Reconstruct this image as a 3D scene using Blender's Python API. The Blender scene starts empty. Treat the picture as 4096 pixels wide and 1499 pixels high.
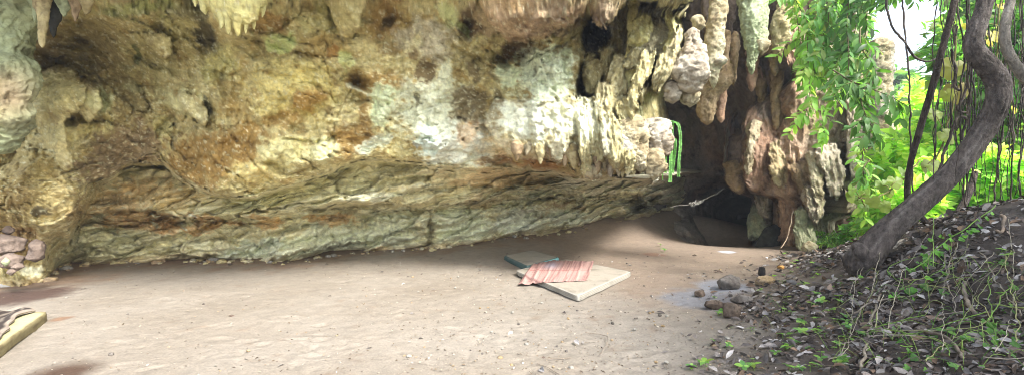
import bpy, math, random
import numpy as np
random.seed(7)
RS = np.random.RandomState(11)
F, CU, CV, H = 1718.0, 2048.0, 749.5, 1.5          # photo pixels -> directions; camera height in metres
C = bpy.context.scene.collection
PI = math.pi

# ------------------------------------------------------------------ helpers
def P(u, v, D):
    u, v, D = np.broadcast_arrays(np.asarray(u, float), np.asarray(v, float), np.asarray(D, float))
    return np.stack([(u - CU) / F * D, D, H + (CV - v) / F * D], -1)

def lin(c):
    if isinstance(c, str):
        c = [int(c[i:i + 2], 16) / 255 for i in (0, 2, 4)]
    c = np.asarray(c, float)
    return np.where(c <= .04045, c / 12.92, ((c + .055) / 1.055) ** 2.4)

_pr = np.random.RandomState(3)
_perm = np.concatenate([_pr.permutation(256)] * 3)
_g = _pr.normal(size=(256, 3)); _g /= np.linalg.norm(_g, axis=1)[:, None]
def noise(p):
    p = np.asarray(p, float)
    i = np.floor(p).astype(np.int64); f = p - i; i &= 255
    w = f * f * f * (f * (f * 6 - 15) + 10)
    out = 0
    for dx in (0, 1):
        for dy in (0, 1):
            for dz in (0, 1):
                h = _perm[_perm[_perm[(i[..., 0] + dx) & 255] + ((i[..., 1] + dy) & 255)] + ((i[..., 2] + dz) & 255)]
                g = _g[h]
                d = g[..., 0] * (f[..., 0] - dx) + g[..., 1] * (f[..., 1] - dy) + g[..., 2] * (f[..., 2] - dz)
                wx = w[..., 0] if dx else 1 - w[..., 0]
                wy = w[..., 1] if dy else 1 - w[..., 1]
                wz = w[..., 2] if dz else 1 - w[..., 2]
                out = out + d * wx * wy * wz
    return out * 1.5

def fbm(p, o=4, g=.5, l=2.03):
    a, s, t = 1.0, 0, 0
    p = np.asarray(p, float)
    for k in range(o):
        s = s + a * noise(p + 17.3 * k); t += a; a *= g; p = p * l
    return s / t

def ridged(p, o=4, g=.55):
    a, s, t = 1.0, 0, 0
    p = np.asarray(p, float)
    for k in range(o):
        s = s + a * (1 - 2 * np.abs(noise(p + 9.1 * k))); t += a; a *= g; p = p * 2.1
    return s / t

def sstep(a, b, x):
    t = np.clip((np.asarray(x, float) - a) / (b - a), 0, 1)
    return t * t * (3 - 2 * t)

def pch(xs, ys, x):                                    # smooth interpolation without overshoot
    xs = np.asarray(xs, float); ys = np.asarray(ys, float); x = np.asarray(x, float)
    h = np.diff(xs); d = np.diff(ys) / h
    m = np.zeros(len(xs)); m[0], m[-1] = d[0], d[-1]
    for i in range(1, len(xs) - 1):
        if d[i - 1] * d[i] > 0:
            w1, w2 = 2 * h[i] + h[i - 1], h[i] + 2 * h[i - 1]
            m[i] = (w1 + w2) / (w1 / d[i - 1] + w2 / d[i])
    k = np.clip(np.searchsorted(xs, x) - 1, 0, len(xs) - 2)
    t = np.clip((x - xs[k]) / h[k], 0, 1)
    return ((1 + 2 * t) * (1 - t) ** 2 * ys[k] + t * (1 - t) ** 2 * h[k] * m[k]
            + t * t * (3 - 2 * t) * ys[k + 1] + t * t * (t - 1) * h[k] * m[k + 1])

class RBF:                                             # thin plate through scattered points
    def __init__(s, xy, z, lam=.02):
        s.xy = np.asarray(xy, float); z = np.asarray(z, float); n = len(z)
        A = np.zeros((n + 3, n + 3))
        A[:n, :n] = s.k(s.xy[:, None], s.xy[None]) + lam * np.eye(n)
        A[:n, n] = 1; A[:n, n + 1:] = s.xy; A[n, :n] = 1; A[n + 1:, :n] = s.xy.T
        s.w = np.linalg.solve(A, np.concatenate([z, [0, 0, 0]]))
    @staticmethod
    def k(a, b):
        r2 = ((a - b) ** 2).sum(-1)
        return .5 * r2 * np.log(r2 + 1e-9)
    def __call__(s, x, y):
        x = np.asarray(x, float); y = np.asarray(y, float); sh = x.shape
        q = np.stack([x.ravel(), y.ravel()], -1); n = len(s.xy); o = np.empty(len(q))
        for a in range(0, len(q), 40000):
            b = q[a:a + 40000]
            o[a:a + 40000] = s.k(b[:, None], s.xy[None]) @ s.w[:n] + s.w[n] + b @ s.w[n + 1:]
        return o.reshape(sh)

ORI = {}
def mk(name, V, faces, mat, parent=None, col=None, smooth=True, origin=None):
    """one mesh object; V in world metres, faces a list of index arrays (n,3) or (n,4)"""
    V = np.asarray(V, float).reshape(-1, 3)
    if parent is not None:
        org = ORI[parent.name]
    else:
        org = np.asarray(origin, float) if origin is not None else np.array([V[:, 0].mean(), V[:, 1].mean(), V[:, 2].min()])
    me = bpy.data.meshes.new(name)
    me.vertices.add(len(V)); me.vertices.foreach_set('co', (V - org).astype(np.float32).ravel())
    fl = [np.asarray(f, np.int32) for f in faces if len(f)]
    tot = np.concatenate([np.full(len(f), f.shape[1], np.int32) for f in fl])
    idx = np.concatenate([f.ravel() for f in fl])
    me.loops.add(len(idx)); me.loops.foreach_set('vertex_index', idx)
    me.polygons.add(len(tot))
    me.polygons.foreach_set('loop_start', np.concatenate([[0], np.cumsum(tot)[:-1]]).astype(np.int32))
    me.polygons.foreach_set('loop_total', tot)
    me.polygons.foreach_set('use_smooth', np.full(len(tot), smooth))
    if col is not None:
        a = me.color_attributes.new('Col', 'FLOAT_COLOR', 'POINT')
        cc = np.ones((len(V), 4), np.float32); cc[:, :3] = col
        a.data.foreach_set('color', cc.ravel())
    me.update(calc_edges=True); me.validate()
    me.materials.append(mat)
    o = bpy.data.objects.new(name, me); C.objects.link(o)
    ORI[o.name] = org
    if parent is not None:
        o.parent = parent
    else:
        o.location = org
    return o

def empty(name, loc):
    o = bpy.data.objects.new(name, None); C.objects.link(o); o.empty_display_size = .1
    o.location = loc; ORI[o.name] = np.asarray(loc, float)
    return o

def tag(o, label=None, cat=None, group=None, kind=None):
    if label: o['label'] = label
    if cat: o['category'] = cat
    if group: o['group'] = group
    if kind: o['kind'] = kind
    return o

def copy_tree(o, loc, rz=0, s=1.0, rot=None):
    c = o.copy(); C.objects.link(c); c.location = loc
    c.rotation_euler = rot if rot is not None else (0, 0, rz); c.scale = (s, s, s)
    for ch in o.children:
        k = ch.copy(); C.objects.link(k); k.parent = c
    return c

def gridfaces(n, m, wrap=False):
    i = np.arange(n - 1)[:, None]; j = np.arange(m if wrap else m - 1)[None]
    j2 = (j + 1) % m
    return np.stack([i * m + j, i * m + j2, (i + 1) * m + j2, (i + 1) * m + j], -1).reshape(-1, 4)

def catmull(pts, n):
    pts = np.asarray(pts, float)
    if len(pts) == 2:
        return pts[0] + (pts[1] - pts[0]) * np.linspace(0, 1, n)[:, None]
    p = np.concatenate([[2 * pts[0] - pts[1]], pts, [2 * pts[-1] - pts[-2]]])
    t = np.linspace(0, len(pts) - 1 - 1e-9, n); k = t.astype(int); f = (t - k)[:, None]
    a, b, c, d = p[k], p[k + 1], p[k + 2], p[k + 3]
    return .5 * (2 * b + (c - a) * f + (2 * a - 5 * b + 4 * c - d) * f ** 2 + (3 * b - a - 3 * c + d) * f ** 3)

def tube_geo(X, R, n=8, cap=True):
    """X (k,3) centre line, R (k,) radii -> V, faces, theta"""
    X = np.asarray(X, float); k = len(X)
    T = np.gradient(X, axis=0); T /= np.linalg.norm(T, axis=1)[:, None] + 1e-9
    up = np.array([0, 0, 1.]) if abs(T[0, 2]) < .9 else np.array([1., 0, 0])
    N = np.zeros_like(X); nrm = np.cross(T[0], up); nrm /= np.linalg.norm(nrm)
    for i in range(k):
        nrm = nrm - T[i] * (nrm @ T[i]); nrm /= np.linalg.norm(nrm) + 1e-9; N[i] = nrm
    B = np.cross(T, N)
    th = np.linspace(0, 2 * PI, n, endpoint=False)
    dirs = N[:, None] * np.cos(th)[None, :, None] + B[:, None] * np.sin(th)[None, :, None]
    V = X[:, None] + dirs * np.asarray(R)[:, None, None]
    return V, dirs, gridfaces(k, n, True)

def capped(V, quads):
    k, n = V.shape[:2]
    W = np.concatenate([V.reshape(-1, 3), V[0].mean(0)[None], V[-1].mean(0)[None]])
    j = np.arange(n); j2 = (j + 1) % n
    t0 = np.stack([np.full(n, k * n), j2, j], -1); t1 = np.stack([np.full(n, k * n + 1), (k - 1) * n + j, (k - 1) * n + j2], -1)
    return W, [quads, np.concatenate([t0, t1])]

def join(geos):
    """[(V, [faces...], col)] -> one V, faces, col"""
    Vs, Fs, Cs, o = [], {}, [], 0
    for V, fs, c in geos:
        V = np.asarray(V).reshape(-1, 3); Vs.append(V)
        Cs.append(np.broadcast_to(c, (len(V), 3)))
        for f in fs:
            if len(f): Fs.setdefault(np.asarray(f).shape[1], []).append(np.asarray(f) + o)
        o += len(V)
    return np.concatenate(Vs), [np.concatenate(f) for f in Fs.values()], np.concatenate(Cs)

def mixc(a, b, t):
    t = np.asarray(t)[..., None]
    return np.asarray(a) * (1 - t) + np.asarray(b) * t

# ------------------------------------------------------------------ materials
def nd(nt, t, **kw):
    n = nt.nodes.new(t)
    for k, v in kw.items():
        if k in n.inputs: n.inputs[k].default_value = v
        else: setattr(n, k, v)
    return n

def mat_base(name):
    m = bpy.data.materials.new(name); m.use_nodes = True
    nt = m.node_tree; b = nt.nodes['Principled BSDF']
    return m, nt, b

def mat_attr(name, rough=.9, scale=30., var=.35, bump=.5, bdist=.01, scale2=None, stretch=(1, 1, 1), spec=.25, fine=None):
    """attribute colour, broken up by noise in object space, with noise bump"""
    m, nt, b = mat_base(name); L = nt.links
    at = nd(nt, 'ShaderNodeAttribute', attribute_name='Col')
    tc = nd(nt, 'ShaderNodeTexCoord'); mp = nd(nt, 'ShaderNodeMapping'); mp.inputs['Scale'].default_value = stretch
    L.new(tc.outputs['Object'], mp.inputs['Vector'])
    n1 = nd(nt, 'ShaderNodeTexNoise', Scale=scale, Detail=8., Roughness=.68)
    n2 = nd(nt, 'ShaderNodeTexNoise', Scale=scale2 or scale * .22, Detail=6., Roughness=.6)
    for n in (n1, n2): L.new(mp.outputs[0], n.inputs['Vector'])
    mr = nd(nt, 'ShaderNodeMapRange'); mr.inputs['From Min'].default_value = .3; mr.inputs['From Max'].default_value = .7
    mr.inputs['To Min'].default_value = 1 - var; mr.inputs['To Max'].default_value = 1 + var
    L.new(n1.outputs['Fac'], mr.inputs['Value'])
    mr2 = nd(nt, 'ShaderNodeMapRange'); mr2.inputs['From Min'].default_value = .3; mr2.inputs['From Max'].default_value = .7
    mr2.inputs['To Min'].default_value = 1 - var * .6; mr2.inputs['To Max'].default_value = 1 + var * .6
    L.new(n2.outputs['Fac'], mr2.inputs['Value'])
    mu = nd(nt, 'ShaderNodeMath', operation='MULTIPLY'); L.new(mr.outputs[0], mu.inputs[0]); L.new(mr2.outputs[0], mu.inputs[1])
    vm = nd(nt, 'ShaderNodeVectorMath', operation='SCALE'); L.new(at.outputs['Color'], vm.inputs[0]); L.new(mu.outputs[0], vm.inputs['Scale'])
    L.new(vm.outputs[0], b.inputs['Base Color'])
    b.inputs['Roughness'].default_value = rough; b.inputs['Specular IOR Level'].default_value = spec
    ad = nd(nt, 'ShaderNodeMath', operation='ADD'); L.new(n1.outputs['Fac'], ad.inputs[0]); L.new(n2.outputs['Fac'], ad.inputs[1])
    bp = nd(nt, 'ShaderNodeBump', Strength=bump, Distance=bdist); L.new(ad.outputs[0], bp.inputs['Height'])
    L.new(bp.outputs[0], b.inputs['Normal'])
    return m

def mat_leaf(name, trans=.52, rough=.45, tint=(1.5, 1.6, .65)):
    m, nt, b = mat_base(name); L = nt.links
    at = nd(nt, 'ShaderNodeAttribute', attribute_name='Col')
    L.new(at.outputs['Color'], b.inputs['Base Color']); b.inputs['Roughness'].default_value = rough
    b.inputs['Specular IOR Level'].default_value = .4
    tr = nd(nt, 'ShaderNodeBsdfTranslucent')
    vm = nd(nt, 'ShaderNodeVectorMath', operation='MULTIPLY'); vm.inputs[1].default_value = tint
    L.new(at.outputs['Color'], vm.inputs[0]); L.new(vm.outputs[0], tr.inputs['Color'])
    mx = nd(nt, 'ShaderNodeMixShader', Fac=trans)
    L.new(b.outputs[0], mx.inputs[1]); L.new(tr.outputs[0], mx.inputs[2])
    L.new(mx.outputs[0], nt.nodes['Material Output'].inputs['Surface'])
    return m

M = dict(
    rock=mat_attr('limestone', scale=15., var=.28, bump=.9, bdist=.045, scale2=4.),
    soil=mat_attr('dry_earth', scale=45., var=.2, bump=.8, bdist=.015, scale2=7.),
    bark=mat_attr('bark', scale=26., var=.6, bump=1.4, bdist=.035, scale2=7., stretch=(1, 1, .45)),
    stone=mat_attr('loose_stone', scale=30., var=.35, bump=.6, bdist=.012),
    leaf=mat_leaf('green_leaf'),
    litter=mat_attr('dry_leaf', scale=60., var=.3, bump=.3, bdist=.003, rough=.75),
    stem=mat_attr('plant_stem', scale=40., var=.3, bump=.4, bdist=.004, rough=.8),
    fabric=mat_attr('worn_fabric', scale=70., var=.14, bump=.35, bdist=.004, scale2=5., rough=.95),
    foam=mat_attr('foam', scale=90., var=.12, bump=.5, bdist=.004, rough=1.),
)
# ------------------------------------------------------------------ hanging rock, columns, chamber
_wr = np.random.RandomState(8); _wj = _wr.rand(4096, 3); _wv = _wr.rand(4096)
def cells(q):
    """broken blocks: returns (per-block random value, tilt inside the block, distance to the joint)"""
    i = np.floor(q).astype(np.int64); f1 = np.full(q.shape[:-1], 9.); f2 = f1.copy(); val = np.zeros_like(f1); off = np.zeros_like(q)
    for dx in (-1, 0, 1):
        for dy in (-1, 0, 1):
            for dz in (-1, 0, 1):
                c = i + np.array([dx, dy, dz]); h = (c[..., 0] * 73856093 ^ c[..., 1] * 19349663 ^ c[..., 2] * 83492791) & 4095
                d = q - (c + _wj[h]); r = np.sqrt((d * d).sum(-1)); n = r < f1
                f2 = np.where(n, f1, np.minimum(f2, r)); f1 = np.where(n, r, f1); val = np.where(n, _wv[h], val); off = np.where(n[..., None], d, off)
    return val, off, f2 - f1
CELL = cells
PAL = {
    'pale': ('b3ab90', '978a6b', '6b5b41'), 'white': ('b3ab99', '998d7a', '6d5d48'), 'yellow': ('cfc98e', 'b0a468', '7c6c40'), 'tan': ('b0a47c', '8f8058', '64523a'),
    'green': ('a3ac88', '8a9070', '5f6248'), 'brown': ('8c7048', '6d5436', '46372a'), 'dark': ('85766a', '6a5c52', '453c36'), 'red': ('a98b74', '86664e', '5a4234'),
    'black': ('3a3a34', '2a2924', '1c1b18'), 'grey': ('a09c90', '807a70', '55504a'), 'mud': ('a08c70', '84704f', '5c4b36')}
def rockcol(p, pal, s=1.0, streak=True):
    a, b, c = [lin(x) for x in PAL[pal]]
    f1 = fbm(p * np.array([2.2, 2.2, 1.3 if streak else 2.2]) * s + 7, 5, .62); f2 = fbm(p * np.array([7, 7, 3.5 if streak else 7]) * s + 70, 4, .62)
    cc = mixc(b, a, sstep(-.25, .28, f1 + .4 * f2)); return mixc(cc, c, .85 * sstep(.08, .38, f2 - .45 * f1))
def ringcol(name, rows, pal, parent=None, ry=.8, amp=.16, fr=2.4, flute=.5, dv=4.0, label=None, cat=None, group=None, mat=None, absamp=.02, s=1.0, mix=None, cell=1.0):
    """an upright or hanging rock body: rows of (v, left u, right u, D) seen in the photograph, given a round cross-section"""
    r = np.array(rows, float); vv = np.arange(r[0, 0], r[-1, 0] + .1, dv)
    uL, uR, D = pch(r[:, 0], r[:, 1], vv), pch(r[:, 0], r[:, 2], vv), pch(r[:, 0], r[:, 3], vv)
    cx = ((uL + uR) / 2 - CU) / F * D; rx = (uR - uL) / 2 / F * D; z = H + (CV - vv) / F * D
    n = int(np.clip((r[:, 2] - r[:, 1]).max() * PI / 6., 24, 420)); th = np.linspace(0, 2 * PI, n, endpoint=False)
    e0 = np.sqrt(np.clip((np.arange(len(vv)) + .25) / 4.0, 0, 1)); e1 = np.sqrt(np.clip((len(vv) - np.arange(len(vv)) - .75) / 4.0, 0, 1))
    rx = rx * np.minimum(e0, e1)
    rd = rx * ry if ry > 0 else np.full_like(rx, -ry)
    dirs = np.stack([np.cos(th)[None] * np.ones((len(vv), 1)), np.sin(th)[None] * np.ones((len(vv), 1)), np.zeros((len(vv), n))], -1)
    V = np.stack([cx, D, z], -1)[:, None] + dirs * np.stack([rx, rd, rx], -1)[:, None]
    k = np.maximum(rx, .03)[:, None]
    kk = max(.12, float(np.median(rx)))
    q = V * fr + rows[0][1] * .37
    disp = amp * k * (fbm(q * np.array([1, 1, .6]) / kk * .4, 4) * 1.7 + flute * .9 * ridged(q * np.array([1.6, 1.6, .25]) / kk * .45, 3)) \
        + absamp * (1.6 * fbm(V * 4.5, 4) + ridged(V * np.array([5, 5, 3.5]), 2) + .6 * ridged(V * np.array([13, 13, 9.]), 2)) * np.clip(k / .06, .2, 1)
    sc = np.minimum(1, np.minimum(e0, e1))[:, None]
    cvl, cof, cjt = CELL(V * np.array([10, 10, 5.]) + .4 * np.stack([fbm(V * 6 + i * 9, 2) for i in range(3)], -1))
    disp = disp + cell * absamp * (.8 * (cvl - .5) - .9 * sstep(.12, 0, cjt)) * np.clip(k / .08, .2, 1)
    V = V + dirs * (disp * sc)[..., None]
    col = rockcol(V, pal, s)
    if mix: col = mixc(col, rockcol(V, mix[0], s), sstep(-.1, .25, fbm(V * mix[1] + 33, 3)))
    W, fs = capped(V, gridfaces(len(vv), n, True))
    col = np.concatenate([col.reshape(-1, 3), col[0, :1], col[-1, :1]])
    o = mk(name, W, [f[:, ::-1] for f in fs], mat or M['rock'], parent=parent, col=np.clip(col, 0, .9))
    return tag(o, label, cat, group)
def S(u, v0, v1, w, D, tip=.18, bulge=.0, lean=0):              # a plain stalactite: top width w tapering to a blunt tip
    out = []
    for t in np.linspace(0, 1, 6):
        h = w / 2 * (1 - t * (1 - tip)) * (1 + bulge * math.sin(PI * t)) * (.9 + .2 * random.random())
        c = u + lean * t + random.uniform(-.06, .06) * w
        out.append((v0 + (v1 - v0) * t, c - h, c + h, D))
    return out

def compose(U_, V_, D, blobs, kk=.10, wa=1.0):
    """grow rounded rock masses out of a rock face and melt them together"""
    Q_ = P(U_, V_, D); w1 = wa * (16 * fbm(Q_ * 1.8 + 3, 3) + 11 * fbm(Q_ * 6 + 8, 3)); w2 = wa * (26 * fbm(Q_ * 1.8 + 43, 3) + 12 * fbm(Q_ * 6 + 48, 3))
    u, v = U_ + w1, V_ + w2; own = np.full(D.shape, -1)
    for i, (rows, pal, ry) in enumerate(blobs):
        r = np.array(rows, float)
        vc = np.clip(v, r[0, 0], r[-1, 0])
        uL, uR, Dr = pch(r[:, 0], r[:, 1], vc), pch(r[:, 0], r[:, 2], vc), pch(r[:, 0], r[:, 3], vc)
        e = np.sqrt(np.clip(np.minimum(v - r[0, 0], r[-1, 0] - v) / 16., 0, 1)); h = np.maximum((uR - uL) / 2 * e, .01); s_ = (u - (uL + uR) / 2) / h
        ins = (np.abs(s_) < 1) & (e > 0)
        d = Dr - ry * h / F * Dr * np.sqrt(np.clip(1 - s_ * s_, 0, 1))
        a = np.minimum(D, d); m = a - kk * np.log1p(np.exp(-np.abs(D - d) / kk))
        own = np.where(ins & (d < D), i, own); D = np.where(ins, m, D)
    return D, own

# ------------------------------------------------------------------ ground
def flat(u, v, z=0.0):                                  # point on the level z seen at (u, v)
    D = (H - z) * F / (np.asarray(v, float) - CV)
    return P(u, v, D)
BASE = [(-700, 1134), (60, 1134), (165, 1126), (235, 1070), (300, 1052), (380, 1050), (750, 1036), (1000, 1042), (1150, 1046), (1280, 1025), (1400, 1008), (1700, 990),
        (1900, 970), (2100, 938), (2300, 905), (2480, 872), (2700, 852), (2850, 895)]
BD = [6.7, 6.7, 6.85, 8.0, 8.5, 8.6, 9.0, 8.85, 8.7, 9.4, 9.95, 10.2, 10.7, 11.6, 12.5, 13.4, 14.5, 14.3]
gp = [P(u, v, d) for (u, v), d in zip(BASE, BD)]
gp += [P(u, v, d) for u, v, d in [
    (3000, 965, 13), (3060, 985, 11.3), (3200, 970, 11), (3350, 962, 10.5), (3450, 960, 11), (2650, 985, 10.9), (2850, 985, 10.9), (2960, 990, 10.6),
    (2900, 920, 14), (2500, 930, 12.3), (2300, 960, 11.6),
    (4096, 1499, 2.2), (3600, 1499, 2.6), (3000, 1499, 3.15), (4096, 815, 4.6), (3900, 870, 4.6), (3760, 900, 4.9), (3600, 965, 5.2),
    (3450, 1055, 5.2), (3350, 1000, 8.4), (3200, 1050, 7.5), (3000, 1130, 6.2), (3000, 1300, 4.3), (3300, 1200, 4.6), (3300, 1350, 3.6),
    (3600, 1200, 3.95), (3600, 1350, 3.2), (3850, 1200, 3.6), (3850, 1050, 4.1), (4096, 1100, 3.4), (4300, 1000, 3.6)]]
gp += [flat(u, v) for u, v in [(300, 1130), (900, 1130), (1500, 1100), (2000, 1060), (2300, 1060), (2600, 1080), (2750, 1060), (400, 1300), (1000, 1300), (1600, 1250), (2200, 1250),
                               (2600, 1250), (0, 1490), (600, 1490), (1200, 1490), (1800, 1490), (2400, 1490), (2680, 1440), (-300, 1200), (-500, 1350)]]
gp += [np.array(q, float) for q in [(-2, 1.5, 0), (0, 1.5, 0), (1, 1.2, .05), (2.5, .8, .5), (4.5, 1.5, 1.3), (7, 3, 1.5), (8, 6, 1.2), (6.4, 8, .5), (8, 9.5, .1), (10, 12, -.2), (6, 14, -.2),
                                    (9, 16, -.2), (-4, 1, 0), (-7, 3, 0), (0, 0, 0), (-4, -2, 0), (3, -2, .6), (7, -1, 1.4), (-6, 13, 0), (0, 13, 0), (5, 16, .1), (-8, 7, 0)]]
gp = np.array(gp)
_gz = RBF(gp[:, :2], gp[:, 2], .01)
def slope_w(x, y):                                     # 1 on the leaf-strewn bank at the right, 0 on the trodden floor
    n = fbm(np.stack([x * .9, y * .9, 0 * x + 3.], -1), 3) * .9
    d = (x - 1.45) * .80 - (y - 3.9) * .59 + n
    return sstep(-.25, 1.25, d) * sstep(11.2, 9.5, y)
def ground_z(x, y, fine=True):
    x = np.asarray(x, float); y = np.asarray(y, float)
    z = _gz(x, y)
    far = sstep(12, 18, np.hypot(x - 1, y - 6))
    z = z * (1 - far) - .15 * far
    z = np.clip(z, -1.2, 2.2)
    if fine:
        q = np.stack([x, y, 0 * x], -1)
        near = 1 - sstep(14, 25, np.hypot(x, y))
        w = slope_w(x, y)
        z = z + near * (.022 * fbm(q * 1.1, 3) + .010 * fbm(q * 4, 4) * (1 + 2.2 * w) + .004 * fbm(q * 16, 3) + w * .05 * fbm(q * 2.4, 3))
    return z

xs = np.concatenate([-np.geomspace(160, 9.3, 14), np.arange(-9, 8.5, .038), np.geomspace(8.8, 160, 14)])
ys = np.concatenate([-np.geomspace(80, 2, 10), np.linspace(-1, 1.6, 6), np.geomspace(1.75, 17, 430), np.geomspace(17.8, 220, 16)])
X, Y = np.meshgrid(xs, ys)
Z = ground_z(X, Y)
rf = np.random.RandomState(6)
for i in range(150):
    fp = flat(rf.uniform(100, 2900), rf.uniform(1075, 1490)); a_ = rf.uniform(0, PI); la, lb = rf.uniform(.09, .15), rf.uniform(.035, .06)
    m_ = (np.abs(X - fp[0]) < .4) & (np.abs(Y - fp[1]) < .4); dx_, dy_ = X[m_] - fp[0], Y[m_] - fp[1]
    r_ = np.hypot((dx_ * math.cos(a_) + dy_ * math.sin(a_)) / la, (-dx_ * math.sin(a_) + dy_ * math.cos(a_)) / lb)
    Z[m_] += rf.uniform(.006, .014) * (-np.exp(-r_ ** 4) + .6 * np.exp(-((r_ - 1.3) / .3) ** 2))
q = np.stack([X, Y, 0 * X], -1)
n1, n2, n3 = fbm(q * .5, 4), fbm(q * 2.5, 5), fbm(q * 9, 4)
col = mixc(lin('80776a'), lin('898175'), sstep(-.3, .3, n1))
col = mixc(col, lin('7f6e5e'), .75 * sstep(.2, 2.6, X + .25 * (Y - 6) + n2) * sstep(4.2, 6.5, Y + n2))   # redder earth to the right
col = mixc(col, lin('75604c'), .55 * sstep(.05, .5, n2) * sstep(-.1, .4, n3))
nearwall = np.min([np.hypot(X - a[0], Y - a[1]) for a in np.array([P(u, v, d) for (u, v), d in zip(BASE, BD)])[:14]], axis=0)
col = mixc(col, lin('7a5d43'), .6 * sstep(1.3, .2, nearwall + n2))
def patch(c, u, v, ru, rv, hexc, a=.9, e=.5):
    p = flat(u, v); px = flat(u + ru, v); r_x = px[0] - p[0]; r_y = abs(flat(u, v - rv)[1] - p[1])
    r = np.hypot((X - p[0]) / r_x, (Y - p[1]) / r_y) + .35 * n2 + .2 * n3
    return mixc(c, lin(hexc), a * sstep(1, 1 - e, r))
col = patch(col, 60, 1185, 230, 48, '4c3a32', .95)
col = patch(col, 20, 1136, 80, 12, 'd8d8d6', .9)
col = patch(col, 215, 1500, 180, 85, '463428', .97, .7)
col = patch(col, 245, 1274, 40, 14, '7d5f48', .8)
col = patch(col, 2800, 1205, 170, 60, '77777a', .9)
col = patch(col, 2890, 1165, 110, 44, '85868a', .95)
col = patch(col, 2620, 1012, 55, 9, '7d5f4e', .7)
col = patch(col, 2910, 1008, 40, 6, 'aeb2bb', .9)
w = slope_w(X, Y)
col = mixc(col, mixc(lin('4a4039'), lin('2e2723'), sstep(-.3, .3, n2)), .92 * w)
jung = sstep(6.6, 7.4, X - .12 * (Y - 6) + n2 * .5) * sstep(5.2, 6.5, Y) 
col = mixc(col, lin('3f4a22'), .8 * np.maximum(jung, sstep(17, 24, np.hypot(X, Y)) * sstep(6, 9, X)))
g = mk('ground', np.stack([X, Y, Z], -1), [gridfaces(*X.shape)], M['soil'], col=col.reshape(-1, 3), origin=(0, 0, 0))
tag(g, kind='structure')

# ------------------------------------------------------------------ cliff
BLOBS = [(r_, p_, .55) for r_, p_ in [
    ([(270, 190, 260, 6.75), (310, 150, 310, 6.45), (360, 120, 350, 6.3), (420, 110, 330, 6.25), (480, 130, 270, 6.25), (540, 170, 262, 6.2), (600, 205, 280, 6.15), (650, 222, 290, 6.2), (690, 245, 272, 6.25)], 'tan'),
    ([(330, 290, 360, 6.6), (370, 280, 400, 6.4), (420, 300, 410, 6.35), (460, 325, 385, 6.35), (492, 342, 356, 6.4)], 'tan'),
    ([(-300, 760, 1130, 5.0), (-60, 780, 1110, 4.95), (0, 800, 1075, 4.9), (50, 850, 1040, 4.9), (90, 885, 1020, 4.92), (112, 905, 990, 4.95)], 'yellow'),
    ([(-300, 2250, 2560, 6.2), (-20, 2300, 2530, 6.1), (40, 2360, 2500, 6.1), (90, 2390, 2475, 6.15), (118, 2405, 2440, 6.2)], 'red'),
    ([(-300, 1880, 2420, 5.9), (-30, 1900, 2400, 5.8), (40, 1930, 2350, 5.8), (90, 1960, 2300, 5.9), (130, 2000, 2220, 6.05), (170, 2040, 2150, 6.3)], 'red'),
    ([(-300, 1240, 1480, 5.6), (-30, 1280, 1470, 5.6), (60, 1330, 1450, 5.75), (150, 1360, 1420, 6.0)], 'tan'),
    ([(-300, 300, 640, 5.6), (-40, 330, 600, 5.6), (10, 380, 540, 5.7), (40, 420, 480, 5.8)], 'mud'),
    ([(380, 690, 800, 6.5), (430, 720, 830, 6.4), (470, 780, 840, 6.4), (500, 800, 830, 6.45)], 'tan'), ([(130, 560, 700, 6.0), (180, 590, 690, 6.0), (230, 640, 680, 6.1)], 'tan')]]
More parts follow.
